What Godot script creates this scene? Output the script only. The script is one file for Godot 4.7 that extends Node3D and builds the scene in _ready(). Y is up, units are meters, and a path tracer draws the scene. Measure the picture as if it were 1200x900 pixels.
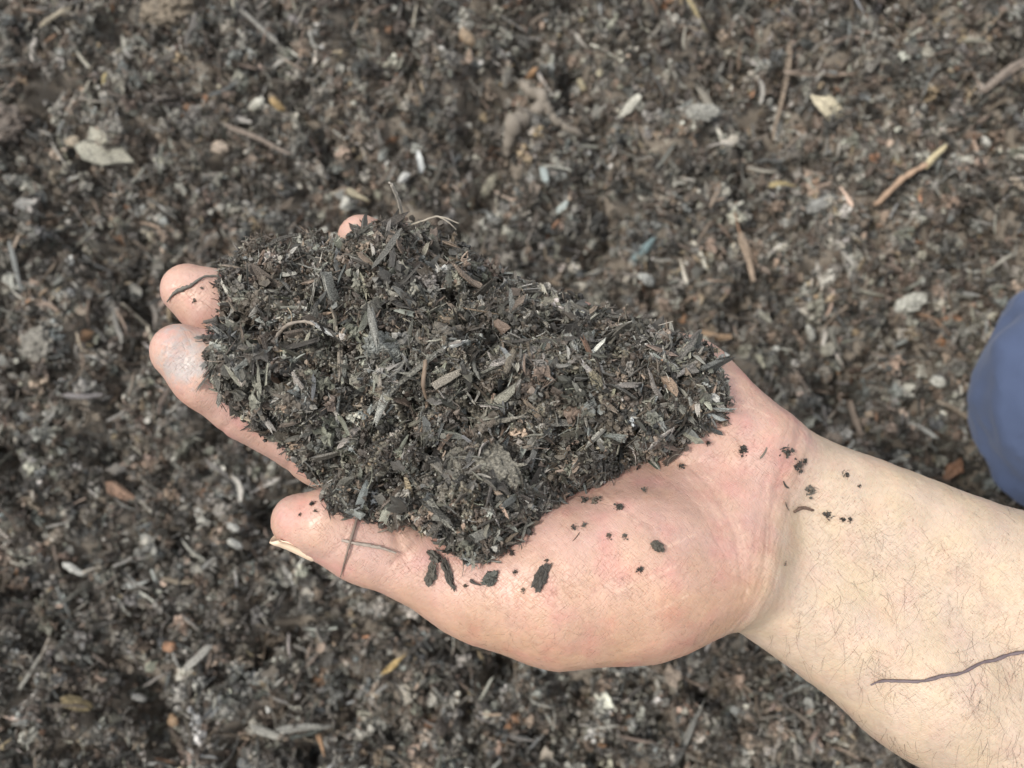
extends Node3D
# A cupped left hand holds a heap of compost above a compost bed; a denim knee stands at the side.
# Hand shapes are laid out in millimetres in the hand's own frame (x towards the elbow, z out of the palm).

const PITCH := 62.0
const SLOPE := 14.0
var hand_frame: Transform3D
var rng := RandomNumberGenerator.new()
var noise_a := FastNoiseLite.new()
var noise_b := FastNoiseLite.new()
var noise_c := FastNoiseLite.new()
var ridge := FastNoiseLite.new()
var names := {}

# ---------------------------------------------------------------- helpers
func numbered(called: String) -> String:
	var n: int = names.get(called, 0)
	names[called] = n + 1
	return called if n == 0 else "%s_%03d" % [called, n]

func tag(o: Node, label := "", category := "", group := "", kind := "") -> void:
	if label: o.set_meta("label", label)
	if category: o.set_meta("category", category)
	if group: o.set_meta("group", group)
	if kind: o.set_meta("kind", kind)

func part(called: String, mesh: Mesh, m: Material, parent: Node) -> MeshInstance3D:
	var o := MeshInstance3D.new()
	o.name = called
	o.mesh = mesh
	o.material_override = m
	parent.add_child(o, true)
	return o

func noise(seed_: int, freq: float, octaves := 3, kind := FastNoiseLite.TYPE_SIMPLEX_SMOOTH) -> FastNoiseLite:
	var n := FastNoiseLite.new()
	n.seed = seed_
	n.noise_type = kind
	n.frequency = freq
	n.fractal_octaves = octaves
	if octaves <= 1: n.fractal_type = FastNoiseLite.FRACTAL_NONE
	return n

func lin(r: float, g: float, b: float) -> Color:
	return Color(r, g, b).linear_to_srgb()

func mat(called: String, c: Color, rough := 0.8, spec := 0.5) -> StandardMaterial3D:
	var m := StandardMaterial3D.new()
	m.resource_name = called
	m.albedo_color = c
	m.roughness = rough
	m.metallic_specular = spec
	return m

func noise_tex(n: FastNoiseLite, size: int, ramp: Gradient = null) -> NoiseTexture2D:
	var t := NoiseTexture2D.new()
	t.width = size
	t.height = size
	t.seamless = true
	t.noise = n
	if ramp: t.color_ramp = ramp
	return t

func ramp(stops: Array) -> Gradient:
	var g := Gradient.new()
	var o := PackedFloat32Array()
	var c := PackedColorArray()
	for s in stops:
		o.append(s[0])
		c.append(s[1])
	g.offsets = o
	g.colors = c
	return g

# vertices + triangles (any winding) -> mesh with smooth normals, wound clockwise for outward normals
func smooth_mesh(v: PackedVector3Array, f: PackedInt32Array, colors := PackedColorArray()) -> ArrayMesh:
	var n := normals_of(v, f)
	var a := []
	a.resize(Mesh.ARRAY_MAX)
	a[Mesh.ARRAY_VERTEX] = v
	a[Mesh.ARRAY_NORMAL] = n
	a[Mesh.ARRAY_INDEX] = f
	if colors.size(): a[Mesh.ARRAY_COLOR] = colors
	var m := ArrayMesh.new()
	m.add_surface_from_arrays(Mesh.PRIMITIVE_TRIANGLES, a)
	return m

func flat_mesh(v: PackedVector3Array, f: PackedInt32Array, colors := PackedColorArray()) -> ArrayMesh:
	var a := []
	a.resize(Mesh.ARRAY_MAX)
	a[Mesh.ARRAY_VERTEX] = v
	a[Mesh.ARRAY_INDEX] = f
	if colors.size(): a[Mesh.ARRAY_COLOR] = colors
	var m := ArrayMesh.new()
	m.add_surface_from_arrays(Mesh.PRIMITIVE_TRIANGLES, a)
	return m

# clockwise triangles (Godot's front faces): the outward normal is (c - a) x (b - a)
func normals_of(v: PackedVector3Array, f: PackedInt32Array) -> PackedVector3Array:
	var n := PackedVector3Array()
	n.resize(v.size())
	for i in range(0, f.size(), 3):
		var a := f[i]
		var b := f[i + 1]
		var c := f[i + 2]
		var k := (v[c] - v[a]).cross(v[b] - v[a])
		n[a] += k
		n[b] += k
		n[c] += k
	for i in n.size(): n[i] = n[i].normalized()
	return n

# ---------------------------------------------------------------- rounded bodies from joints: distance field + surface nets
var BA := PackedVector3Array()
var BD := PackedVector3Array()
var BL := PackedFloat32Array()
var BR := PackedFloat32Array()
var BS := PackedFloat32Array()
var BG := PackedInt32Array()
var KG := PackedFloat32Array([9.0, 3.0, 3.0, 3.0, 3.0, 4.0])

func bones_clear() -> void:
	BA.clear(); BD.clear(); BL.clear(); BR.clear(); BS.clear(); BG.clear()

func bone(g: int, a: Vector3, ra: float, b: Vector3, rb: float) -> void:
	BA.append(a)
	BD.append(b - a)
	BL.append(1.0 / maxf((b - a).length_squared(), 0.0001))
	BR.append(ra)
	BS.append(rb - ra)
	BG.append(g)

func sd(p: Vector3, list: PackedInt32Array) -> float:
	var d0 := 1000.0
	var df := 1000.0
	var cur := 1000.0
	var cg := 0
	for i in list:
		var q := p - BA[i]
		var t := clampf(q.dot(BD[i]) * BL[i], 0.0, 1.0)
		var d := (q - BD[i] * t).length() - BR[i] - BS[i] * t
		var g := BG[i]
		if g == 0:
			var h := maxf(KG[0] - absf(d0 - d), 0.0)
			d0 = minf(d0, d) - h * h * 0.25 / KG[0]
		else:
			if g != cg:
				var h2 := maxf(2.2 - absf(df - cur), 0.0)
				df = minf(df, cur) - h2 * h2 * 0.25 / 2.2
				cur = 1000.0
				cg = g
			var k := KG[g]
			var h3 := maxf(k - absf(cur - d), 0.0)
			cur = minf(cur, d) - h3 * h3 * 0.25 / k
	var h4 := maxf(2.2 - absf(df - cur), 0.0)
	df = minf(df, cur) - h4 * h4 * 0.25 / 2.2
	var h5 := maxf(7.0 - absf(d0 - df), 0.0)
	return minf(d0, df) - h5 * h5 * 0.25 / 7.0

var every_bone := PackedInt32Array()

func all_bones() -> PackedInt32Array:
	if every_bone.size() != BA.size():
		every_bone = PackedInt32Array(range(BA.size()))
	return every_bone

# xs, ys, zs: node coordinates. Returns [vertices, clockwise triangles]
func surface_nets(xs: PackedFloat32Array, ys: PackedFloat32Array, zs: PackedFloat32Array) -> Array:
	const B := 6
	var nx := xs.size()
	var ny := ys.size()
	var nz := zs.size()
	var sy := nx
	var sz := nx * ny
	var D := PackedFloat32Array()
	D.resize(nx * ny * nz)
	D.fill(999.0)
	var cell := PackedInt32Array()
	cell.resize(nx * ny * nz)
	cell.fill(-1)
	var v := PackedVector3Array()
	var made := PackedInt32Array()
	var every := all_bones()
	var ox := PackedInt32Array([0, 1, 0, 1, 0, 1, 0, 1])
	var oy := PackedInt32Array([0, 0, 1, 1, 0, 0, 1, 1])
	var oz := PackedInt32Array([0, 0, 0, 0, 1, 1, 1, 1])
	var ea := PackedInt32Array([0, 2, 4, 6, 0, 1, 4, 5, 0, 1, 2, 3])
	var eb := PackedInt32Array([1, 3, 5, 7, 2, 3, 6, 7, 4, 5, 6, 7])
	var blocks := []
	for k0 in range(0, nz - 1, B):
		for j0 in range(0, ny - 1, B):
			for i0 in range(0, nx - 1, B):
				var i1 := mini(i0 + B, nx - 1)
				var j1 := mini(j0 + B, ny - 1)
				var k1 := mini(k0 + B, nz - 1)
				var lo := Vector3(xs[i0], ys[j0], zs[k0])
				var hi := Vector3(xs[i1], ys[j1], zs[k1])
				var mid := (lo + hi) * 0.5
				var reach := (hi - lo).length() * 0.5
				if absf(sd(mid, every)) > reach + 5.0: continue
				var list := PackedInt32Array()
				for i in every:
					var q := mid - BA[i]
					var t := clampf(q.dot(BD[i]) * BL[i], 0.0, 1.0)
					if (q - BD[i] * t).length() - BR[i] - BS[i] * t < reach * 2.0 + 10.0: list.append(i)
				for k in range(k0, k1 + 1):
					for j in range(j0, j1 + 1):
						for i in range(i0, i1 + 1):
							var at := i + j * sy + k * sz
							if D[at] > 998.0: D[at] = sd(Vector3(xs[i], ys[j], zs[k]), list)
				blocks.append([i0, j0, k0, i1, j1, k1])
	var d := PackedFloat32Array()
	d.resize(8)
	for b in blocks:
		for k in range(b[2], b[5]):
			for j in range(b[1], b[4]):
				for i in range(b[0], b[3]):
					var at: int = i + j * sy + k * sz
					var inside := 0
					for c in 8:
						d[c] = D[at + ox[c] + oy[c] * sy + oz[c] * sz]
						if d[c] < 0.0: inside += 1
					if inside == 0 or inside == 8: continue
					var sum := Vector3.ZERO
					var n := 0
					for e in 12:
						var a := ea[e]
						var c2 := eb[e]
						if (d[a] < 0.0) == (d[c2] < 0.0): continue
						var t := d[a] / (d[a] - d[c2])
						sum += Vector3(lerpf(xs[i + ox[a]], xs[i + ox[c2]], t), lerpf(ys[j + oy[a]], ys[j + oy[c2]], t), lerpf(zs[k + oz[a]], zs[k + oz[c2]], t))
						n += 1
					cell[at] = v.size()
					v.append(sum / n)
					made.append(at)
	var f := PackedInt32Array()
	var steps := PackedInt32Array([1, sy, sz])
	for at in made:
		for axis in 3:
			var s := steps[axis]
			if (D[at] < 0.0) == (D[at + s] < 0.0): continue
			var p := steps[(axis + 1) % 3]
			var q := steps[(axis + 2) % 3]
			var a := cell[at]
			var b2 := cell[at - p]
			var c3 := cell[at - p - q]
			var e2 := cell[at - q]
			if b2 < 0 or c3 < 0 or e2 < 0: continue
			if D[at] < 0.0: f.append_array(PackedInt32Array([a, c3, b2, a, e2, c3]))
			else: f.append_array(PackedInt32Array([a, b2, c3, a, c3, e2]))
	return [v, f]

func subdivided(v: PackedVector3Array, f: PackedInt32Array) -> Array:
	var mids := {}
	var n0 := v.size()
	var out := PackedInt32Array()
	for i in range(0, f.size(), 3):
		var m := [0, 0, 0]
		for e in 3:
			var a := f[i + e]
			var b := f[i + (e + 1) % 3]
			var key := mini(a, b) * n0 + maxi(a, b)
			var at: int = mids.get(key, -1)
			if at < 0:
				at = v.size()
				v.append((v[a] + v[b]) * 0.5)
				mids[key] = at
			m[e] = at
		out.append_array(PackedInt32Array([f[i], m[0], m[2], f[i + 1], m[1], m[0], f[i + 2], m[2], m[1], m[0], m[1], m[2]]))
	return [v, out]

func steps_of(lo: float, hi: float, h: float, far := -1.0, h2 := 5.0) -> PackedFloat32Array:
	var out := PackedFloat32Array()
	var x := lo
	while x < hi:
		out.append(x)
		x += h
	while far > 0.0 and x < far:
		out.append(x)
		x += h2
	return out

# height of the skin (z out of the palm) over a spot of the hand's frame, or -999 beside the hand
func skin_z(x: float, y: float) -> float:
	var p := Vector3(x, y, 90.0)
	for i in 90:
		var d := sd(p, all_bones())
		if d < 0.05: return p.z
		p.z -= maxf(d * 0.9, 0.05)
		if p.z < -90.0: break
	return -999.0

func skin_normal(p: Vector3) -> Vector3:
	var l := all_bones()
	var d := sd(p, l)
	return Vector3(sd(p + Vector3(0.6, 0, 0), l) - d, sd(p + Vector3(0, 0.6, 0), l) - d, sd(p + Vector3(0, 0, 0.6), l) - d).normalized()

# ---------------------------------------------------------------- the hand
func hand_bones() -> void:
	bones_clear()
	# 0: wrist, forearm, palm, thenar and hypothenar
	var wu := Vector3(86.5, -30.7, -20.0)
	var wr := Vector3(76.5, -61.1, -16.0)
	var fu := Vector3(169.3, -68.8, -16.0)
	var fr := Vector3(131.6, -95.0, -12.0)
	bone(0, wu, 17.5, fu, 24.0)
	bone(0, wr, 17.0, fr, 22.0)
	var fu2 := Vector3(300, -150, -10)
	var fr2 := Vector3(272, -182, -8)
	bone(0, fu, 24.0, fu2, 36.0)
	bone(0, fr, 22.0, fr2, 34.0)
	bone(0, fu2, 38.0, Vector3(420, -150, 60), 46.0)
	bone(0, Vector3(82.9, -46.4, -22.0), 17.0, Vector3(153.5, -82.3, -20.0), 24.0)
	# metacarpals
	bone(0, Vector3(79.5, -54.4, -20.0), 17.0, Vector3(-15.0, -27.9, -14.0), 14.0)
	bone(0, Vector3(82.0, -48.1, -24.0), 17.0, Vector3(-7.0, -7.0, -22.0), 14.0)
	bone(0, Vector3(83.5, -39.6, -24.0), 16.0, Vector3(3.5, 8.7, -30.0), 13.0)
	bone(0, Vector3(85.7, -31.5, -22.0), 15.0, Vector3(20.8, 15.2, -34.0), 12.0)
	# hypothenar
	bone(0, Vector3(76.0, -21.7, -12.0), 17.0, Vector3(52.3, -5.0, -16.0), 19.5)
	bone(0, Vector3(52.3, -5.0, -16.0), 19.5, Vector3(25.6, 9.1, -26.0), 13.0)
	# thenar
	bone(0, Vector3(61.2, -54.0, -4.0), 23.0, Vector3(37.4, -56.2, 2.0), 25.5)
	bone(0, Vector3(37.4, -56.2, 2.0), 25.5, Vector3(12.8, -59.4, 4.0), 23.5)
	bone(0, Vector3(12.8, -59.4, 4.0), 23.5, Vector3(-8.9, -58.9, 6.0), 16.5)
	bone(0, Vector3(67.4, -40.4, -10.0), 18.0, Vector3(37.7, -40.4, -10.0), 17.0)
	# thumb
	bone(5, Vector3(-6.4, -59.4, 6.0), 16.5, Vector3(-42.7, -46.2, 12.0), 11.0)
	bone(5, Vector3(-42.7, -46.2, 12.0), 10.8, Vector3(-61.6, -39.5, 15.0), 7.7)
	bone(5, Vector3(-39.6, -46.5, 13.0), 10.6, Vector3(-52.6, -39.4, 17.0), 9.6)
	# index
	bone(1, Vector3(-15.0, -27.9, -14.0), 13.0, Vector3(-59.7, -21.2, -12.0), 11.0)
	bone(1, Vector3(-59.7, -21.2, -12.0), 11.4, Vector3(-80.5, -5.2, 0.0), 11.2)
	bone(1, Vector3(-80.5, -5.2, 0.0), 11.2, Vector3(-90.3, 4.3, 7.0), 11.3)
	bone(1, Vector3(-90.3, 4.3, 7.0), 11.3, Vector3(-97.2, 9.5, 11.0), 8.3)
	# middle
	bone(2, Vector3(-7.0, -7.0, -22.0), 13.0, Vector3(-56.6, 2.8, -24.0), 11.0)
	bone(2, Vector3(-57.0, 2.8, -26.0), 11.0, Vector3(-83.1, 16.6, -18.0), 10.2)
	bone(2, Vector3(-83.1, 16.6, -18.0), 10.2, Vector3(-96.5, 26.0, -14.0), 10.5)
	bone(2, Vector3(-96.5, 26.0, -14.0), 10.5, Vector3(-103.1, 29.8, -12.0), 8.4)
	# ring
	bone(3, Vector3(3.4, 10.9, -28.0), 12.0, Vector3(-43.6, 24.7, -32.0), 10.5)
	bone(3, Vector3(-44.2, 24.1, -36.0), 10.5, Vector3(-65.0, 31.8, -30.0), 9.5)
	bone(3, Vector3(-65.0, 31.8, -30.0), 9.5, Vector3(-79.8, 37.3, -24.0), 9.0)
	# little
	bone(4, Vector3(20.8, 15.2, -34.0), 11.0, Vector3(-14.9, 31.3, -40.0), 9.5)
	bone(4, Vector3(-14.9, 31.3, -40.0), 9.5, Vector3(-34.4, 40.1, -28.0), 8.6)
	bone(4, Vector3(-34.4, 40.1, -28.0), 8.6, Vector3(-48.8, 46.8, -18.0), 8.2)

var CREASES := [
	# [points, depth mm, half width mm]: flexion creases of the palm side
	[[90.0, -12.4, 81.8, -24.7, 75.6, -41.3, 70.1, -61.4, 66.0, -73.7], 0.35, 1.7],
	[[86.0, -10.6, 77.2, -24.7, 70.4, -43.3, 66.1, -60.5], 0.15, 0.9],
	[[95.0, -14.7, 86.4, -28.8, 80.0, -46.8, 73.5, -65.8], 0.14, 1.0],
	[[-37.0, -33.2, -32.9, -41.0, -30.5, -48.2], 0.5, 1.2],
	[[-33.4, -50.1, -29.1, -47.3, -25.8, -43.0], 0.4, 0.9],
	[[50.4, -22.2, 58.8, -30.0, 63.6, -42.2, 65.0, -57.1], 0.2, 0.7],
	[[42.5, -25.5, 53.4, -34.8, 60.6, -49.3], 0.12, 0.6],
	[[24.6, -29.6, 38.8, -40.0, 47.7, -52.5], 0.16, 0.7],
	[[9.5, -45.0, 15.3, -54.0, 21.3, -68.6], 0.25, 1.6],
	[[-87.7, -14.6, -79.4, -9.6, -74.2, -1.3], 0.25, 1.1],
	[[-72.2, -30.1, -65.0, -20.6, -61.9, -12.9], 0.22, 1.1],
	[[-88.2, 18.6, -86.6, 25.8, -85.6, 32.2], 0.2, 1.0],
	[[-52.9, -49.3, -47.7, -45.3, -44.9, -39.4], 0.15, 0.7],
]
var PALE := [
	# dry pale scratches in the skin of the heel
	[56.0, -24.7, 62.5, -32.5, 66.0, -43.4, 67.0, -60.0], [51.5, -26.5, 59.1, -37.2, 61.6, -46.8],
	[76.1, -28.4, 75.3, -38.5, 73.2, -51.2], [24.6, -31.5, 35.2, -38.8], [13.4, -36.7, 21.5, -45.3],
	[40.6, -45.3, 52.1, -41.7], [28.2, -56.3, 45.7, -49.3], [65.0, -5.2, 73.3, -7.3, 79.6, -10.5],
	[61.8, 2.6, 70.7, -1.3], [34.3, -63.9, 48.1, -57.7],
]

func near_line(p: Vector2, pts: Array) -> float:
	var best := 1e9
	for i in range(0, pts.size() - 3, 2):
		var a := Vector2(pts[i], pts[i + 1])
		var d := Vector2(pts[i + 2], pts[i + 3]) - a
		var t := clampf((p - a).dot(d) / d.length_squared(), 0.0, 1.0)
		best = minf(best, p.distance_squared_to(a + d * t))
	return sqrt(best)

func box_of(pts: Array, grow: float) -> Rect2:
	var r := Rect2(pts[0], pts[1], 0, 0)
	for i in range(0, pts.size(), 2): r = r.expand(Vector2(pts[i], pts[i + 1]))
	return r.grow(grow)

func skin_image(tone: bool) -> Image:
	# one 40 mm tile of skin: crossing fine lines and follicle dots
	const N := 768
	var r := RandomNumberGenerator.new()
	r.seed = 31
	var im := Image.create(N, N, false, Image.FORMAT_RGB8)
	im.fill(Color(0.93, 0.915, 0.905) if tone else Color(0.9, 0.9, 0.9))
	for i in 5200:
		var at := Vector2(r.randf() * N, r.randf() * N)
		var ang := (0.7 if r.randf() < 0.5 else -0.75) + r.randfn(0.0, 0.16)
		if r.randf() < 0.1: ang = r.randf() * PI
		var d := Vector2(cos(ang), sin(ang))
		var length := r.randf_range(16.0, 80.0)
		var deep := r.randf_range(0.1, 0.6)
		var pale := r.randf() < 0.4
		var bend := r.randfn(0.0, 0.0015)
		for k in int(length):
			at += d
			d = d.rotated(bend)
			var fade := sin(PI * k / length)
			for w in range(-1, 2):
				var x := posmod(int(at.x - d.y * w), N)
				var y := posmod(int(at.y + d.x * w), N)
				var q := deep * fade * (1.0 if w == 0 else 0.5)
				if tone:
					var old := im.get_pixel(x, y)
					if pale: im.set_pixel(x, y, old.lerp(Color.WHITE, q))
					else: im.set_pixel(x, y, Color(old.r * (1.0 - 0.03 * q), old.g * (1.0 - 0.05 * q), old.b * (1.0 - 0.055 * q)))
				else:
					var old := im.get_pixel(x, y).r
					var h := maxf(0.0, old - 0.3 * q)
					im.set_pixel(x, y, Color(h, h, h))
	for i in (200 if tone else 0):
		var c := Vector2i(r.randi() % N, r.randi() % N)
		var size := r.randi_range(1, 3)
		var q := r.randf_range(0.62, 0.86)
		for y in range(-size, size + 1):
			for x in range(-size, size + 1):
				if x * x + y * y <= size * size:
					im.set_pixel(posmod(c.x + x, N), posmod(c.y + y, N), Color(q, q * 0.86, q * 0.8))
	return im

func skin_material() -> StandardMaterial3D:
	var m := mat("skin", Color.WHITE, 0.43, 0.5)
	m.vertex_color_use_as_albedo = true
	m.uv1_triplanar = true
	m.uv1_scale = Vector3(25, 25, 25)
	m.albedo_texture = ImageTexture.create_from_image(skin_image(true))
	m.heightmap_enabled = true
	m.heightmap_scale = 0.065
	m.heightmap_texture = ImageTexture.create_from_image(skin_image(false))
	m.subsurf_scatter_enabled = true
	m.subsurf_scatter_strength = 0.1
	return m

func build_person() -> void:
	var person := Node3D.new()
	person.name = "person"
	person.transform = hand_frame
	tag(person, "person in blue jeans holding compost out on a bare cupped hand", "person")
	add_child(person)
	build_jeans(person)
	hand_bones()
	var nets := surface_nets(steps_of(-120, 178, 1.4, 480.0, 6.0), steps_of(-232, 66, 1.4), steps_of(-72, 112, 1.4))
	var sub := subdivided(nets[0], nets[1])
	var v: PackedVector3Array = sub[0]
	var f: PackedInt32Array = sub[1]
	var n := normals_of(v, f)
	var col := PackedColorArray()
	col.resize(v.size())
	var lump := noise(3, 0.05, 2)
	var fine := noise(4, 0.35, 2)
	var blotch := noise(5, 0.07, 4)
	var fleck := noise(6, 0.5, 3)
	var crease_box := []
	for c in CREASES: crease_box.append(box_of(c[0], c[2] * 3.0))
	var pale_box := []
	for c in PALE: pale_box.append(box_of(c, 1.6))
	var mid := Vector2(76.6, -44.2)
	var arm := Vector2(0.905, -0.425)
	for i in v.size():
		var p := v[i]
		var q := Vector2(p.x, p.y)
		var along := (q - mid).dot(arm) - 0.02 * absf((q - mid).dot(Vector2(0.425, 0.905)))
		var d := lump.get_noise_3dv(p) * 0.35 + fine.get_noise_3dv(p) * 0.05
		# pleats where the wrist folds
		var fold := exp(-along * along / 60.0)
		d += fold * 0.04 * sin(along * 3.3 + 5.0 * blotch.get_noise_3dv(p * 1.2)) * (1.0 + blotch.get_noise_3dv(p * 2.0))
		# fine relief of the thenar and the forearm, drawn out across them
		d += 0.07 * fine.get_noise_3d(p.x * 2.0 + p.y * 1.2, p.y * 0.35, p.z * 0.5)
		var tinge := 0.0
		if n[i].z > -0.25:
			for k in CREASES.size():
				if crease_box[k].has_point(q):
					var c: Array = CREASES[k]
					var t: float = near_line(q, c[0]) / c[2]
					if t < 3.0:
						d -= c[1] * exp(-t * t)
						tinge = maxf(tinge, exp(-t * t) * minf(c[1], 0.8))
		# colour of the skin: pink palm, tanner radial edge, paler forearm, mottled
		var fore := smoothstep(-5.0, 9.0, along + 4.0 * blotch.get_noise_3dv(p))
		var c0 := Vector3(0.455, 0.305, 0.26)
		var edge := smoothstep(0.0, 26.0, -p.y - 44.0 + 0.14 * p.x + 8.0 * blotch.get_noise_3dv(p * 0.7))
		c0 = c0.lerp(Vector3(0.45, 0.295, 0.222), edge)
		c0 = c0.lerp(Vector3(0.465, 0.378, 0.30), fore)
		var b := blotch.get_noise_3dv(p)
		var s := fleck.get_noise_3dv(p)
		c0 *= 0.93 + 0.14 * b + 0.10 * s
		var flush := maxf(0.0, blotch.get_noise_3d(p.x + 90.0, p.y, p.z)) * (1.0 - 0.6 * fore)
		c0.y *= 1.0 - 0.26 * flush
		c0.z *= 1.0 - 0.18 * flush
		c0.z *= 1.0 + 0.10 * blotch.get_noise_3d(p.x, p.y + 70.0, p.z)
		c0 = c0.lerp(Vector3(c0.x * 0.88, c0.y * 0.76, c0.z * 0.76), tinge * 0.6)  # creases coloured darker and redder than the skin around them
		# skin colour turned greyer over the pad of the index finger
		var pad_grey := smoothstep(11.0, 4.0, p.distance_to(Vector3(-93.3, 6.3, 20.0)) + 7.0 * b + 5.0 * s)
		c0 = c0.lerp(Vector3(0.335, 0.335, 0.345), 0.75 * pad_grey)
		if n[i].z > 0.0:
			for k in PALE.size():
				if pale_box[k].has_point(q):
					var t := near_line(q, PALE[k]) / 0.3
					if t < 3.0: c0 = c0.lerp(Vector3(0.60, 0.45, 0.37), 0.5 * exp(-t * t) * (0.6 + 0.8 * s))
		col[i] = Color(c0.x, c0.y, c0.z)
		v[i] = (p + n[i] * d) * 0.001
	var m := skin_material()
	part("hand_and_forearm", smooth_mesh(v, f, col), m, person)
	build_thumbnail(person)
	build_hair(person)

func build_thumbnail(person: Node3D) -> void:
	# a curved plate on the back of the thumb, its free edge past the tip
	var tip := Vector3(-61.6, -39.5, 15.0)
	var root_ := Vector3(-42.7, -46.2, 12.0)
	var ax := (tip - root_).normalized()
	var out := (Vector3(-0.1, -0.97, -0.1) - ax * Vector3(-0.1, -0.97, -0.1).dot(ax)).normalized()
	var side := ax.cross(out)
	var v := PackedVector3Array()
	var f := PackedInt32Array()
	const U := 12
	const W := 12
	for layer in 2:
		for i in U + 1:
			for j in W + 1:
				var u := float(i) / U
				var w := float(j) / W * 2.0 - 1.0
				var a := w * 0.95
				var length := lerpf(-10.0, 5.6 - 2.6 * w * w, u)
				var r := 8.5 + 0.15 * maxf(-length, 0.0) - 0.7 * layer - 0.02 * maxf(length, 0.0) ** 2 - 1.2 * smoothstep(0.2, 0.0, u) + (0.25 if u > 0.9 else 0.0)
				v.append((tip + ax * length + (out * cos(a) + side * sin(a)) * r) * 0.001)
	var L := (U + 1) * (W + 1)
	for i in U:
		for j in W:
			var a := i * (W + 1) + j
			f.append_array(PackedInt32Array([a, a + 1, a + W + 1, a + 1, a + W + 2, a + W + 1, L + a, L + a + W + 1, L + a + 1, L + a + 1, L + a + W + 1, L + a + W + 2]))
	for i in U:
		for j in [0, W]:
			var a: int = i * (W + 1) + j
			f.append_array(PackedInt32Array([a, a + W + 1, L + a, a + W + 1, L + a + W + 1, L + a]))
	for j in W:
		for i in [0, U]:
			var a: int = i * (W + 1) + j
			f.append_array(PackedInt32Array([a, a + 1, L + a, a + 1, L + a + 1, L + a]))
	var m := mat("nail", lin(0.66, 0.52, 0.40), 0.35, 0.5)
	var o := part("thumbnail", smooth_mesh(v, f), m, person)
	tag(o, "pale thumbnail with a cream free edge")

func add_tube(v: PackedVector3Array, f: PackedInt32Array, pts: Array, radii: Array, sides: int) -> void:
	var first := v.size()
	var up := Vector3(0.31, 0.77, 0.55)
	for i in pts.size():
		var d: Vector3 = (pts[mini(i + 1, pts.size() - 1)] - pts[maxi(i - 1, 0)]).normalized()
		var s := d.cross(up).normalized()
		var t := s.cross(d)
		for k in sides:
			var a := TAU * k / sides
			v.append(pts[i] + (s * cos(a) + t * sin(a)) * radii[i])
	for i in pts.size() - 1:
		for k in sides:
			var a := first + i * sides + k
			var b := first + i * sides + (k + 1) % sides
			f.append_array(PackedInt32Array([a, a + sides, b, b, a + sides, b + sides]))
	for k in range(1, sides - 1):
		f.append_array(PackedInt32Array([first, first + k, first + k + 1]))
		var e := first + (pts.size() - 1) * sides
		f.append_array(PackedInt32Array([e, e + k + 1, e + k]))

func build_hair(person: Node3D) -> void:
	var r := RandomNumberGenerator.new()
	r.seed = 99
	var v := PackedVector3Array()
	var f := PackedInt32Array()
	var clump := noise(8, 0.04, 2)
	var mid := Vector2(76.6, -44.2)
	var arm := Vector2(0.905, -0.425)
	var across := Vector2(0.425, 0.905)
	var done := 0
	for i in 2600:
		var a := r.randf_range(6.0, 125.0)
		var w := r.randf_range(-46.0, 46.0)
		var fine := false
		var q := mid + arm * a + across * w
		if i % 9 == 0:
			fine = true
			q = Vector2(r.randf_range(-40.0, 62.0), r.randf_range(-92.0, -66.0))
		var thick := smoothstep(8.0, 50.0, a) * smoothstep(28.0, -8.0, w) + 0.5 * smoothstep(24.0, 36.0, w) * smoothstep(40.0, 70.0, a)
		if not fine and r.randf() > thick * (0.4 + 0.9 * clump.get_noise_2dv(q)): continue
		var z := skin_z(q.x, q.y)
		if z < -60.0: continue
		var p := Vector3(q.x, q.y, z)
		var n := skin_normal(p)
		# hairs lie over, most of them towards the radial edge and up the arm
		var lie := Vector3(arm.x * 0.35 - across.x, arm.y * 0.35 - across.y, 0.0).rotated(Vector3(0, 0, 1), r.randfn(0.0, 0.5))
		if w > 22.0: lie = -lie.rotated(Vector3(0, 0, 1), 0.6)
		lie = (lie - n * lie.dot(n)).normalized()
		var length := r.randf_range(4.0, 14.0) * (0.35 if fine else 1.0)
		var curl := r.randfn(0.0, 0.16)
		var rise := r.randf_range(0.18, 0.5)
		var pts := []
		var rad := []
		var dirn := (lie + n * rise).normalized()
		for k in 9:
			pts.append(p * 0.001)
			rad.append(lerpf(0.036, 0.010, k / 8.0) * (0.7 if fine else 1.0) * 0.001)
			p += dirn * length / 8.0
			dirn = (dirn.rotated(n, curl) - n * rise * 0.16).normalized()
		add_tube(v, f, pts, rad, 3)
		done += 1
	part("arm_hair", smooth_mesh(v, f), mat("hair", lin(0.04, 0.028, 0.02), 0.5), person)

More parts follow.
